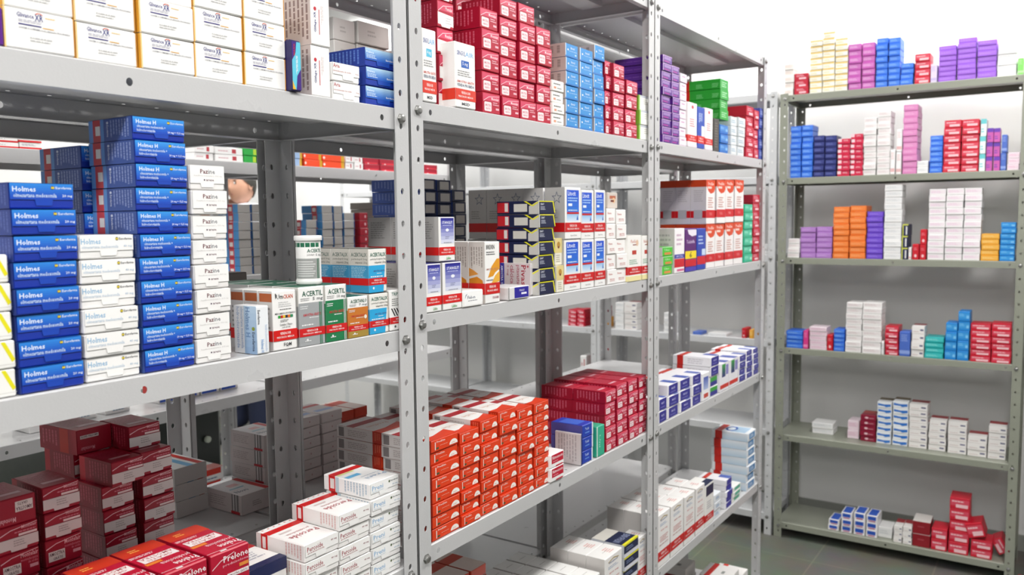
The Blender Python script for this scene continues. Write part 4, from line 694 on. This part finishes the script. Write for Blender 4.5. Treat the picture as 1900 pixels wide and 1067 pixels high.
('G5', 'bluew', 0.2591, 3.8768, 0.485, 0.0623, 0.0279, 7, 1, None),
('G5', 'whred', 0.3235, 3.8768, 0.485, 0.0715, 0.0273, 7, 1, None),
('G5', 'whred', 0.4019, 3.8718, 0.485, 0.0657, 0.0263, 5, 1, None),
('G5', 'whred', 0.4741, 3.8668, 0.485, 0.0701, 0.0269, 5, 1, None),
('G5', 'whred', 0.5486, 3.8618, 0.485, 0.0703, 0.0287, 3, 1, None),
('G5', 'whred', 0.6231, 3.8568, 0.485, 0.0648, 0.0276, 5, 1, None),
('G6', 'bluet', 0.0101, 3.8268, 0.071, 0.0464, 0.0248, 2, 1, None),
('G6', 'bluet', 0.0657, 3.8268, 0.071, 0.0457, 0.0301, 3, 1, None),
('G6', 'bluet', 0.1182, 3.8268, 0.071, 0.0472, 0.0334, 3, 1, None),
('G6', 'bluet', 0.1699, 3.8268, 0.071, 0.0465, 0.0326, 3, 1, None),
('G6', 'white', 0.2155, 3.8568, 0.071, 0.057, 0.0486, 1, 1, None),
('G6', 'whred', 0.2817, 3.8268, 0.071, 0.0343, 0.0246, 3, 1, None),
('G6', 'whred', 0.3181, 3.8268, 0.071, 0.036, 0.0255, 3, 1, None),
('G6', 'maroonb', 0.3562, 3.8268, 0.071, 0.0688, 0.0551, 2, 1, None),
('G6', 'redw', 0.4291, 3.8268, 0.071, 0.0612, 0.047, 2, 1, None),
('G6', 'redw', 0.4943, 3.8268, 0.071, 0.0757, 0.0478, 5, 1, None),
('G6', 'redw', 0.576, 3.8268, 0.071, 0.0776, 0.0378, 2, 1, None),
('B1', 'acb', -0.008, 0.9113, 1.3765, 0.0411, 0.0669, 1, 3, None),
('B2', 'stan', -0.004, 1.0746, 1.4157, 0.0452, 0.0752, 1, 3, None),
('B2', 'brown', -0.03, 1.7337, 1.508, 0.053, 0.037, 1, 1, None),
('BB', 'backnavy', -0.33, 1.43, 1.3335, 0.0509, 0.0271, 9, 1, None),
('BB', 'backnavy', -0.33, 1.4828, 1.3335, 0.0533, 0.027, 9, 1, None),
('BB', 'backnavy', -0.33, 1.5382, 1.3335, 0.0527, 0.0277, 8, 1, None),
('BB', 'greeny', -0.42, 1.13, 1.3335, 0.05, 0.085, 1, 1, None),
('BB', 'alivium', -0.4, 0.93, 1.3335, 0.075, 0.06, 1, 1, None),
('R2B', 'backblue', -1.285, 1.6852, 1.32, 0.0519, 0.0276, 8, 1, None),
('R2B', 'backblue', -1.285, 1.7392, 1.32, 0.0559, 0.0277, 8, 1, None),
('R2B', 'backblue', -1.285, 1.963, 1.32, 0.0516, 0.0284, 6, 1, None),
('R2B', 'backblue', -1.285, 2.0372, 1.32, 0.0539, 0.0275, 8, 1, None),
('R2B', 'backblue', -1.285, 2.0936, 1.32, 0.0449, 0.0274, 8, 1, None),
('R2B', 'backblue', -1.285, 2.1412, 1.32, 0.0544, 0.0278, 7, 1, None),
('R2B', 'backred', -1.285, 2.2206, 1.32, 0.0453, 0.0278, 7, 1, None),
('R2B', 'backmix', -1.3, 2.31, 1.32, 0.075, 0.026, 9, 1, None),
('R2A', 'redpack', -1.285, 0.9293, 1.67, 0.1143, 0.0139, 2, 1, None),
('R2A', 'redpack', -1.285, 1.0461, 1.67, 0.0543, 0.0165, 2, 1, None),
('R2A', 'whitep', -1.285, 1.5395, 1.67, 0.0671, 0.0222, 2, 1, None),
('R2A', 'whitep', -1.285, 1.6105, 1.67, 0.1028, 0.0214, 2, 1, None),
('R2A', 'greenp', -1.285, 1.7174, 1.67, 0.05, 0.0233, 2, 1, None),
('R2A', 'greenp', -1.285, 1.7716, 1.67, 0.043, 0.0234, 2, 1, None),
('R2A', 'bluep', -1.285, 1.9227, 1.67, 0.0329, 0.0247, 2, 1, None),
('R2A', 'orangep', -1.285, 1.9628, 1.67, 0.0806, 0.0241, 2, 1, None),
('R2A', 'orangep', -1.285, 2.0484, 1.67, 0.1033, 0.023, 2, 1, None),
('R2A', 'whitep', -1.285, 2.157, 1.67, 0.0405, 0.0243, 2, 1, None),
('R2A', 'whitep', -1.285, 2.2002, 1.67, 0.0443, 0.0237, 2, 1, None),
('R2A', 'crimp', -1.285, 2.25, 1.67, 0.0833, 0.0231, 2, 1, None),
('R2A', 'crimp', -1.285, 2.3363, 1.67, 0.0966, 0.0235, 2, 1, None),
('R2A', 'crimp', -1.285, 2.5874, 1.67, 0.089, 0.0186, 2, 1, None),
('R2C', 'redblue', -1.36, 1.435, 0.95, 0.069, 0.06, 1, 1, None),
('R2C', 'redblue', -1.36, 1.5070000000000001, 0.95, 0.069, 0.06, 1, 1, None),
('R2C', 'redblue', -1.36, 1.579, 0.95, 0.069, 0.06, 1, 1, None),
('R2C', 'redblue', -1.36, 1.651, 0.95, 0.069, 0.06, 1, 1, None),
('R2C', 'whiter', -1.36, 1.17, 0.95, 0.075, 0.045, 1, 1, None),
('R2C', 'whiter', -1.36, 1.27, 0.95, 0.075, 0.045, 1, 1, None),
('R2C', 'whitep', -1.33, 1.05, 0.95, 0.1, 0.045, 1, 1, None),
('R2D', 'whiter', -1.33, 1.42, 0.6, 0.1, 0.04, 3, 1, None),
('R2D', 'whiter', -1.33, 1.53, 0.6, 0.1, 0.04, 3, 1, None),
('BC', 'stripebox', -0.487, 0.895, 0.9405, 0.07, 0.031, 3, 1, None),
('BC', 'bigred', -0.398, 0.97, 0.9405, 0.073, 0.038, 1, 1, None),
('BC', 'bigred', -0.425, 1.05, 0.9405, 0.07, 0.0325, 4, 1, None),
('BC', 'pinkst', -0.45, 1.163, 0.9405, 0.06, 0.0225, 6, 1, None),
('BC', 'pinkst', -0.45, 1.226, 0.9405, 0.061, 0.0225, 6, 1, None),
('BC', 'orback', -0.48, 1.31, 0.9405, 0.042, 0.0235, 5, 1, None),
('BC', 'orback', -0.48, 1.354, 0.9405, 0.042, 0.0235, 5, 1, None),
('W4', 'redw', -1.3302, 3.8168, 0.918, 0.0492, 0.0218, 4, 1, None),
('W4', 'redw', -1.2778, 3.8168, 0.918, 0.0453, 0.0225, 4, 1, None),
('W4', 'maroon', -1.1739, 3.8568, 0.918, 0.0349, 0.0264, 4, 1, None),
('W4', 'amber', -1.1403, 3.8168, 0.918, 0.0313, 0.0261, 2, 1, None),
('W4', 'white', -1.0533, 3.8168, 0.918, 0.0489, 0.0275, 5, 1, None),
('W4', 'whred', -1.0014, 3.8168, 0.918, 0.0691, 0.028, 5, 1, None),
('W4', 'white', -0.7863, 3.8168, 0.918, 0.0512, 0.0248, 4, 1, None),
('W4', 'blueu', -0.6348, 3.8168, 0.918, 0.0437, 0.0152, 1, 1, None),
('W4', 'white', -0.5633, 3.8368, 0.918, 0.0908, 0.0123, 1, 1, None),
('W4', 'redt', -0.3929, 3.8168, 0.918, 0.0205, 0.0465, 1, 1, None),
('W4', 'amber', -0.3571, 3.8168, 0.918, 0.0178, 0.0412, 1, 1, None),
('W4', 'white', -0.2866, 3.8168, 0.918, 0.0298, 0.0231, 6, 1, None),
('W4', 'whred', 1.5, 3.8468, 0.918, 0.0, 0.2018, 1, 1, None),
('W4', 'redw', 1.5, 3.8368, 0.918, 0.0, 0.214, 1, 1, None),
('W3', 'white', -0.2922, 3.8168, 1.311, 0.032, 0.0243, 2, 1, None),
('W5', 'whred', 1.5, 3.8168, 0.5, 0.0, 0.1561, 3, 1, None),
('W5', 'whitep', -1.2602, 3.8168, 0.5, 0.0357, 0.0875, 3, 1, None),
('W5', 'redt', -1.1444, 3.8168, 0.5, 0.0253, 0.1067, 3, 1, None),
]
HUES = ('crimson', 'maroon', 'red', 'navy', 'azure', 'sky-blue', 'blue', 'indigo', 'purple', 'violet', 'lilac', 'orchid', 'pink', 'magenta', 'orange', 'amber', 'yellow', 'turquoise', 'mint', 'green', 'lime', 'grey', 'gold', 'silvery')
def kname(k, w, h):
    wd = k['desc'].replace(',', '').replace('orange-red', 'orange').split(); sh = 'upright_' if h > 1.3*w else ''
    head = wd[:4] if 'with' not in wd else wd[:wd.index('with')]
    for x in head:
        if x in HUES: return sh+x.replace('-', '_')+'_medicine_box'
    if 'white' in ' '.join(head) and 'with' in wd and not sh: return 'printed_white_medicine_box'
    return sh+('white_' if 'white' in ' '.join(head) else '')+'medicine_box'
def place(rec, ordn, nsame, dims, uid):
    sh, kind, a, b, z, w, h, n, nd, where = rec; k = KD[kind]
    facing_wall = sh[0] in 'GW'
    if kind not in MESH: MESH[kind] = box_mesh(kind, dims)
    me, fm = MESH[kind]; w0, h0, d0 = dims
    out = []
    for dep in range(nd):
        dx = -dep*(d0+.0015)
        for i in range(n):
            jy = random.uniform(-.0009, .0009) if n > 1 else 0; jx = random.uniform(-.004, .0) if n > 1 else 0; ja = random.uniform(-.018, .018) if (n > 1 and h0 < .06) else random.uniform(-.004, .004)
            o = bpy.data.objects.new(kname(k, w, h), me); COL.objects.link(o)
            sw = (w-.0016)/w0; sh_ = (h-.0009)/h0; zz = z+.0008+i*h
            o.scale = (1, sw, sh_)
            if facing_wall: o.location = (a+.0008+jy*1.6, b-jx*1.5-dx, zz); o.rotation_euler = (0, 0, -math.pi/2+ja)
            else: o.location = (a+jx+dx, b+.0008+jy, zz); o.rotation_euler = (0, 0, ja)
            if n > 1 and i == n-1: lev = 'topmost'
            elif n > 1 and i == 0: lev = 'lowest'
            elif n > 1: lev = ORD[i]+' up'
            else: lev = 'one'
            row = ['', 'rear ', 'third-row ', 'fourth-row ', 'fifth-row '][dep]
            if nsame == 1: st = 'in its stack' if n > 1 else 'standing'
            elif facing_wall: st = ORD[ordn]+(' such stack from left' if n > 1 else ' such from left')
            else: st = ORD[ordn].replace('first', '')+('-' if ordn else '')+('nearest such stack' if n > 1 else 'nearest such')
            if lev == 'one': lab = f"{row}{k['desc']}, {st}, {WHERE[sh]}"
            else: lab = f"{k['desc']}, {row}{lev}, {st}, {WHERE[sh]}"
            tag(o, lab, 'box', f"{k['desc']}, stacked on the {WHERE[sh]}")
            if fm:
                f = bpy.data.objects.new('tuck_flap', fm); COL.objects.link(f); f.parent = o
            out.append(o)
    return out
from collections import defaultdict
same = defaultdict(list); dm = defaultdict(list)
for r in DATA: same[(r[0], r[1])].append(r); dm[r[1]].append((r[5], r[6]))
DIM = {}
for k, v in dm.items(): DIM[k] = (sum(a for a, _ in v)/len(v), sum(b for _, b in v)/len(v), KD[k]['d'])
for key, l in same.items():
    l.sort(key=lambda r: r[2] if r[0][0] in 'GW' else r[3])
    for i, r in enumerate(l): place(r, i, len(l), DIM[r[1]], 0)

# loose boxes that lie turned, tilted or askew
def loose(kind, loc, rz, label, dims=None, rx=0, ry=0):
    if kind not in MESH: MESH[kind] = box_mesh(kind, dims); DIM[kind] = dims
    me, fm = MESH[kind]; o = bpy.data.objects.new('medicine_box', me); COL.objects.link(o); o.location = loc; o.rotation_euler = (rx, ry, rz); tag(o, label, 'box', 'odd boxes laid askew')
    if fm: f = bpy.data.objects.new('tuck_flap', fm); COL.objects.link(f); f.parent = o
    return o
MC = .0335
loose('monc', (-.19, .604, .9325+6*MC), .02, 'dark crimson carton jutting forward over the third crimson stack, its long side showing')
loose('monr', (-.265, .600, .9327+7*MC), .04, 'dark crimson carton upside down, crowning the third crimson stack, orange-red stripe on its side', (.052, .034, .09))
loose('monc', (-.275, .60, .9325+6*MC), .01, 'dark crimson carton behind the jutting one, under the upside-down carton')
loose('monc', (-.225, .652, .9325+7*MC), -.03, 'dark crimson carton alone on top of the tallest crimson stack, waist-high shelf')
o = loose('redw', (.570, 3.826, .0712+2*.0378+.001), -math.pi/2, 'red box with white label tipped aslant on the low red pair', rx=.3); o.scale = (1, 1.1, 1.3)
o = loose('redw', (.646, 3.875, .138), -math.pi/2, 'red box with white label leaning on the green rack post', rx=-1.05); o.scale = (.9, 1.1, .9)

# pill bottle standing on the grey and white boxes
bt = empty('pill_bottle', (-.035, .8195, 1.3965)); tag(bt, 'white plastic pill bottle with grey label on top of the green-lettered boxes', 'bottle')
mb = MB(); WP = mat('white_plastic', '#efeeec', .3)
mb.lathe([(0, 0), (.0165, 0), (.0182, .002), (.0182, .006), (.0172, .008), (.0172, .066), (.0150, .069)], WP, 40); mb.obj('bottle_body', bt, smooth=True)
mb = MB(); mb.lathe([(.0192, .062), (.0196, .063), (.0196, .0672), (.0188, .0688), (.018, .069), (0, .069)], WP, 40); mb.obj('cap', bt, smooth=True)
mb = MB(); rr = .01735
def wrap(a0, a1, z0, z1, c, e=0, n=16):
    for i in range(n):
        p, q = a0+(a1-a0)*i/n, a0+(a1-a0)*(i+1)/n; r = rr+e
        mb.poly([(r*math.cos(p), r*math.sin(p), z0), (r*math.cos(q), r*math.sin(q), z0), (r*math.cos(q), r*math.sin(q), z1), (r*math.cos(p), r*math.sin(p), z1)], card(c))
ac = math.radians(-42)
wrap(ac-3, ac+3, .009, .061, '#f4f3f1', 0, 40); wrap(ac-1.6, ac+1.0, .009, .037, '#9fa19f', .0001)
for i in range(6): wrap(ac-1.5+i*.42, ac-1.14+i*.42, .053, .059, '#1f6a4c', .0001, 4)
for j in range(7): wrap(ac-1.0, ac+.35+.1*(j % 3), .012+j*.0033, .0133+j*.0033, '#d8d9d8', .0002, 12)
wrap(ac+.72, ac+.8, .009, .037, '#1f6a4c', .0002, 3); wrap(ac+.88, ac+.96, .009, .037, '#1f6a4c', .0002, 3)
def wraptext(s, a0, a1, z0, z1, c):
    vs, fs = text_polys(s); n = len(mb.v); r = rr+.0004
    for x, y in vs: a = a0+(a1-a0)*x; mb.v.append((r*math.cos(a), r*math.sin(a), z0+(z1-z0)*y))
    mi = mb.mi(card(c))
    for q in fs: mb.f.append(tuple(n+z for z in q)); mb.m.append(mi)
wraptext('ACERTIL', ac-.1, ac+1.25, .0455, .0505, '#1d5a44'); wraptext('5 mg', ac+.6, ac+1.2, .0395, .0438, '#777777'); wraptext('perindopril', ac-.1, ac+.45, .0405, .0435, '#7a7a7a')
mb.obj('bottle_label', bt)

# ------------------------------------------------------------------ racks
LAB = 'grey perforated-post steel rack, '
rack((0, .0785, 0), 0, .924, .30, [.2, .56, .932, 1.314, 1.657, 2.0], 2.03, GREY, .031, LAB+'nearest bay of the front row', 'front row racks')
rack((0, 1.0045, 0), 0, .924, .30, [.17, .561, .9455, 1.3335, 1.674, 2.022], 2.03, GREY, .028, LAB+'middle bay of the front row', 'front row racks')
rack((0, 1.9295, 0), 0, .924, .30, [.19, .561, .9485, 1.336, 1.677, 2.0177], 2.021, GREY, .0265, LAB+'far bay of the front row', 'front row racks')
BL = [.18, .561, .94, 1.3335, 1.674, 2.018]
for i, nm in enumerate(('nearest', 'middle', 'far')):
    rack((-.619, .0785+.9255*i+.924, 0), math.pi, .924, .30, [.2, .56, .94, 1.3335, 1.66, 2.01] if i == 0 else BL, 2.025, GREY, .03, LAB+'back to back behind the '+nm+' front bay', 'back-to-back racks')
for i, nm in enumerate(('near end', 'far end')):
    rack((-1.265, .91+.925*i, 0), 0, .922, .30, [.2, .6, .95, 1.32, 1.67, 2.02], 2.03, GREY, .034, LAB+'second row across the aisle, '+nm, 'second row racks')
rack((-1.265, -.015, 0), 0, .922, .30, [.2, .6, .95, 1.32, 1.67, 2.02], 2.03, GREY, .034, LAB+'second row, beside the camera end', 'second row racks')
rack((-.2275, 3.807, 0), -math.pi/2, .962, .30, [.0712, .4853, .8893, 1.2993, 1.6564, 2.0224], 2.03, SAGE, .026, 'sage green steel rack full of coloured boxes against the end wall', None, .035)
rack((.785, 3.807, 0), -math.pi/2, .93, .30, [.0712, .4853, .8893, 1.2993, 1.6564, 2.0224], 2.03, SAGE, .026, 'sage green steel rack just past the full one, at picture edge', None, .035)
for i, nm in enumerate(('beside the sage green one', 'second from the sage green one', 'third from the sage green one')):
    rack((-.2375-.915*(i+1), 3.807, 0), -math.pi/2, .912, .30, [.1, .5, .918, 1.311, 1.666, 2.04], 2.045, PALE, .03, 'pale grey steel rack on the end wall, '+nm, 'pale end wall racks')
bx = loose('redw', (.75, 3.88, .0), -math.pi/2, 'red box standing on end in the gap past the sage green rack'); bx.rotation_euler = (0, -math.pi/2, -math.pi/2+.0); bx.location = (.745, 3.87, .002); bx.scale = (1.6, .5, 1)

# ------------------------------------------------------------------ room
def wall_mat(name, col, rough=.6, bump=.05):
    m = mat(name, col, rough, 0, 'paint'); return m
WALL = wall_mat('white_wall_paint', (.80, .80, .79), .55)
def plane_box(name, a, b, m): mb = MB(); mb.box(a, b, m); return structure(mb.obj(name))
FM = bpy.data.materials.new('dark_slate_floor'); FM.use_nodes = True; nt = FM.node_tree; b = nt.nodes['Principled BSDF']
tc = nt.nodes.new('ShaderNodeTexCoord'); br = nt.nodes.new('ShaderNodeTexBrick'); br.offset = 0; br.squash = 1
br.inputs['Scale'].default_value = 1; br.inputs['Brick Width'].default_value = .45; br.inputs['Row Height'].default_value = .45; br.inputs['Mortar Size'].default_value = .003
br.inputs['Color1'].default_value = (.10, .108, .088, 1); br.inputs['Color2'].default_value = (.118, .124, .102, 1); br.inputs['Mortar'].default_value = (.16, .16, .12, 1)
nz = nt.nodes.new('ShaderNodeTexNoise'); nz.inputs['Scale'].default_value = 3.5; nz.inputs['Detail'].default_value = 8; nz.inputs['Roughness'].default_value = .65
mx = nt.nodes.new('ShaderNodeMix'); mx.data_type = 'RGBA'; mx.blend_type = 'OVERLAY'; mx.inputs['Factor'].default_value = .55
nt.links.new(tc.outputs['Object'], br.inputs['Vector']); nt.links.new(tc.outputs['Object'], nz.inputs['Vector'])
nt.links.new(br.outputs['Color'], mx.inputs['A']); nt.links.new(nz.outputs['Color'], mx.inputs['B']); nt.links.new(mx.outputs['Result'], b.inputs['Base Color'])
b.inputs['Roughness'].default_value = .42
bp = nt.nodes.new('ShaderNodeBump'); bp.inputs['Strength'].default_value = .15; nt.links.new(nz.outputs['Fac'], bp.inputs['Height']); nt.links.new(bp.outputs[0], b.inputs['Normal'])
plane_box('floor', (-4.6, -3.2, -.1), (2.3, 4.3, 0), FM)
plane_box('ceiling', (-4.6, -3.2, CEIL), (2.3, 4.3, CEIL+.1), wall_mat('ceiling_paint', (.62, .62, .62), .7))
plane_box('wall_back', (-4.6, 4.22, 0), (2.3, 4.32, CEIL), WALL)
plane_box('wall_left', (-4.6, -3.2, 0), (-4.5, 4.22, CEIL), WALL)
WG_ = wall_mat('bounce_cut_wall_grey', (.34, .34, .34), .6)  # unseen walls toned down to cut bounced light
plane_box('wall_right', (2.2, -3.2, 0), (2.3, 4.22, CEIL), WG_)
plane_box('wall_front', (-4.5, -3.2, 0), (2.2, -3.1, CEIL), WG_)
for nm, a_, b_ in (('baseboard_back', (-4.5, 4.205, 0), (2.2, 4.22, .07)), ('baseboard_left', (-4.5, -3.1, 0), (-4.485, 4.2, .07))):
    plane_box(nm, a_, b_, mat('baseboard_paint', (.3, .31, .28), .5))
# ceiling fixtures above the view, the added fill ones included
EM = bpy.data.materials.new('lamp_diffuser'); EM.use_nodes = True; eb = EM.node_tree.nodes['Principled BSDF']; eb.inputs['Base Color'].default_value = (.9, .9, .9, 1); eb.inputs['Emission Color'].default_value = (1, .98, .95, 1); eb.inputs['Emission Strength'].default_value = 5
HOUS = mat('fixture_housing', (.8, .8, .8), .4)
for x, y, p, r in LAMPS:
    e = empty('unseen_ceiling_lamp', (x, y, CEIL), r*math.pi/2); tag(e, 'white batten ceiling lamp out of view, some of them added as fill', 'lamp', 'ceiling lamps')
    mb = MB(); mb.box((-.16, -.68, -.05), (.16, .68, 0), HOUS); mb.obj('housing', e)
    mb = MB(); mb.chamfer((-.145, -.66, -.068), (.145, .66, -.05), .005, EM); mb.obj('diffuser', e)

# ------------------------------------------------------------------ person beyond the second row
SK = mat('skin', (.50, .27, .18), .5); SHIRT = mat('white_shirt_cloth', (.78, .80, .88), .8); NAVY = mat('navy_trouser_cloth', (.012, .018, .05), .8); HAIRM = mat('dark_hair', (.02, .018, .013), .6); SHOE = mat('black_shoe_leather', (.02, .02, .02), .4)
pr = empty('person', (-3.74, 3.64, 0), math.radians(283)); pr.scale = (1.05, 1.05, 1.05); tag(pr, 'person in white shirt and navy trousers behind the second row, looking aside', 'person')
def skin_obj(name, pts, edges, m, parent, root=0, lev=2):
    me = bpy.data.meshes.new(name); me.from_pydata([p[:3] for p in pts], edges, []); o = link(me, name, parent); me.materials.append(m)
    sk = o.modifiers.new('skin', 'SKIN'); sk.use_smooth_shade = True
    for i, p in enumerate(pts): sv = me.skin_vertices[0].data[i]; sv.radius = (p[3], p[4] if len(p) > 4 else p[3]); sv.use_root = (i == root)
    sb = o.modifiers.new('sub', 'SUBSURF'); sb.levels = lev; sb.render_levels = lev; return o
# local: +x is the way the person faces, +y to the person's left
body = [(0, 0, .98, .11, .15), (0, 0, 1.15, .10, .15), (0, 0, 1.32, .11, .17), (0, 0, 1.445, .085, .12), (.008, -.006, 1.53, .05), (.018, -.012, 1.575, .048)]
ed = [(0, 1), (1, 2), (2, 3), (3, 4), (4, 5)]
for s in (1, -1):
    b0 = len(body)
    hand = (.18, .10*s, 1.52) if s == -1 else (.12, .24, .82)
    elb = (.16, .26*s, 1.22) if s == -1 else (-.02, .27, 1.14)
    body += [(-.0, .19*s, 1.43, .055), (*elb, .042), (*[(elb[i]+hand[i])/2 for i in range(3)], .036), (*hand, .026)]
    ed += [(3, b0), (b0, b0+1), (b0+1, b0+2), (b0+2, b0+3)]
    b1 = len(body); body += [(0, .09*s, .88, .085), (.01, .1*s, .5, .058), (-.01, .1*s, .28, .052), (-.02, .1*s, .09, .038), (.1, .11*s, .035, .03), (.17, .115*s, .03, .022)]
    ed += [(0, b1), (b1, b1+1), (b1+1, b1+2), (b1+2, b1+3), (b1+3, b1+4), (b1+4, b1+5)]
skin_obj('body', body, ed, SK, pr)
sh = [(p[0], p[1], p[2], p[3]*1.16, (p[4] if len(p) > 4 else p[3])*1.16) for p in body[:4]]+[(.002, -.004, 1.54, .085, .1)]
se = [(0, 1), (1, 2), (2, 3), (3, 4)]
for s in (1, -1):
    bo = 6 if s == 1 else 16; q = len(sh); sh += [(*body[bo][:3], .072), (*body[bo+1][:3], .056), (*body[bo+2][:3], .05)]; se += [(3, q), (q, q+1), (q+1, q+2)]
skin_obj('shirt', sh, se, SHIRT, pr)
tr = [(0, 0, 1.0, .125, .165), (0, 0, .93, .125, .165)]; te = [(0, 1)]
for s in (1, -1): q = len(tr); tr += [(0, .09*s, .84, .105), (.01, .1*s, .5, .092), (-.01, .1*s, .25, .09), (-.01, .1*s, .07, .085)]; te += [(1, q), (q, q+1), (q+1, q+2), (q+2, q+3)]
skin_obj('trousers', tr, te, NAVY, pr)
for s in (1, -1): skin_obj('shoe', [(-.06, .1*s, .05, .045), (.04, .105*s, .045, .045), (.15, .11*s, .035, .04), (.2, .115*s, .03, .028)], [(0, 1), (1, 2), (2, 3)], SHOE, pr)
for s, wr in ((1, (.12, .24, .82)), (-1, (.18, -.10, 1.52))):
    up = s == -1; dz = 1 if up else -1; pts = [(*wr, .026, .02)]; e2 = []
    pts.append((wr[0]+.01*up, wr[1], wr[2]+.05*dz, .032, .016)); e2.append((0, 1))
    for k in range(4):
        y = wr[1]+(-.03+.02*k); a = len(pts); ln = (.07, .08, .075, .06)[k]
        pts += [(wr[0]+.012, y, wr[2]+.085*dz, .0095), (wr[0]+.02-.0*up, y, wr[2]+(.085+ln*.5)*dz, .0088), (wr[0]-.004*up+.022, y, wr[2]+(.085+ln)*dz, .0075)]; e2 += [(1, a), (a, a+1), (a+1, a+2)]
    a = len(pts); pts += [(wr[0]+.02, wr[1]-.04*s, wr[2]+.045*dz, .011), (wr[0]+.03, wr[1]-.06*s, wr[2]+.075*dz, .009)]; e2 += [(0, a), (a, a+1)]
    skin_obj('hand', pts, e2, SK, pr)
# head
mb = MB(); NS, NR = 28, 22
def headp(th, ph, g=0):
    x = math.sin(ph)*math.cos(th); y = math.sin(ph)*math.sin(th); z = math.cos(ph)
    rx, ry, rz = .098, .078, .122; front = max(0, x)
    X = x*rx; Y = y*ry*(1-.22*max(0, -z)); Zz = z*rz
    if z < 0: X += .012*front*(-z)
    g1 = lambda a, b, s1, s2: math.exp(-((Y-a)/s1)**2-((Zz-b)/s2)**2)*(1 if x > 0 else 0)
    X += .024*g1(0, -.018, .012, .022)+.008*g1(0, -.058, .022, .008)-.004*g1(0, -.048, .03, .004)+.012*g1(0, -.095, .02, .014)-.009*g1(.03, .008, .016, .010)-.009*g1(-.03, .008, .016, .010)+.006*g1(0, .03, .05, .01)
    return (X, Y, Zz)
for j in range(NR+1):
    for i in range(NS): mb.v.append(headp(2*math.pi*i/NS, max(.02, math.pi*j/NR)))
for j in range(NR):
    for i in range(NS): mb.f.append((j*NS+i, (j+1)*NS+i, (j+1)*NS+(i+1) % NS, j*NS+(i+1) % NS)); mb.m.append(mb.mi(SK))
hd = mb.obj('head', pr, (.018, .022, 1.648), smooth=True); hd.rotation_euler = (0, 0, -.12); sb = hd.modifiers.new('sub', 'SUBSURF'); sb.levels = 1; sb.render_levels = 1
for s in (1, -1):
    mb = MB(); mb.lathe([(0, -.011), (.008, -.008), (.011, 0), (.008, .008), (0, .011)], mat('eye_white', (.8, .8, .78), .3), 12); e = mb.obj('eye', hd, (.078, .03*s, .010), smooth=True)
    mb = MB(); mb.lathe([(.0115, 0), (.0112, .0045), (.009, .0065), (0, .007)], mat('dark_iris', (.02, .012, .008), .2), 12, axis='x'); mb.obj('iris', e, (.0005, 0, 0))
    mb = MB(); mb.lathe([(0, -.004), (.018, -.003), (.026, .0), (.022, .005), (.012, .003), (0, .004)], SK, 14, axis='y'); e = mb.obj('ear', hd, (-.004, .076*s, -.005), smooth=True); e.scale = (.7, 1, 1.25)
    mb = MB(); mb.box((.082, .016*s if s > 0 else -.046, .024), (.09, .046 if s > 0 else -.016, .029), HAIRM); mb.obj('eyebrow', hd)
mb = MB(); mb.box((.083, -.02, -.062), (.0905, .02, -.058), mat('lips', (.35, .12, .1), .5)); mb.obj('mouth', hd)
mb = MB(); n0 = 0
for j in range(15):
    for i in range(NS):
        th = 2*math.pi*i/NS; lim = .28+.44*(.5-.5*math.cos(th))**.8; p = headp(th, max(.02, math.pi*lim*j/14)); mb.v.append((p[0]*1.07-.003, p[1]*1.08, p[2]*1.06+.002))
for j in range(14):
    for i in range(NS): mb.f.append((j*NS+i, (j+1)*NS+i, (j+1)*NS+(i+1) % NS, j*NS+(i+1) % NS)); mb.m.append(mb.mi(HAIRM))
mb.obj('hair', hd, smooth=True)

# ------------------------------------------------------------------ black equipment case beyond the second row
BK = mat('black_plastic', (.012, .018, .014), .35)
ec = empty('equipment_case', (-1.72, 1.30, 0)); tag(ec, 'black equipment case with pale round knob behind the second row', 'case')
mb = MB(); mb.chamfer((-.42, 0, .06), (0, .62, .84), .015, BK); mb.obj('case_body', ec)
mb = MB(); mb.lathe([(.0, .03), (.014, .03), (.02, .022), (.02, .004), (.012, 0)], mat('knob_plastic', (.55, .6, .5), .4), 20, axis='x'); kn = mb.obj('knob', ec, (.001, .55, .70), smooth=True); kn.scale = (.6, .6, .6)
mb = MB(); mb.chamfer((-.4, .02, .40), (.012, .60, .52), .01, BK); mb.obj('drawer_front', ec)
for x in (-.37, -.05):
    for y in (.05, .57):
        mb = MB(); mb.lathe([(0, 0), (.028, 0), (.03, .03), (.028, .06), (0, .06)], BK, 16); mb.obj('foot', ec, (x, y, 0))
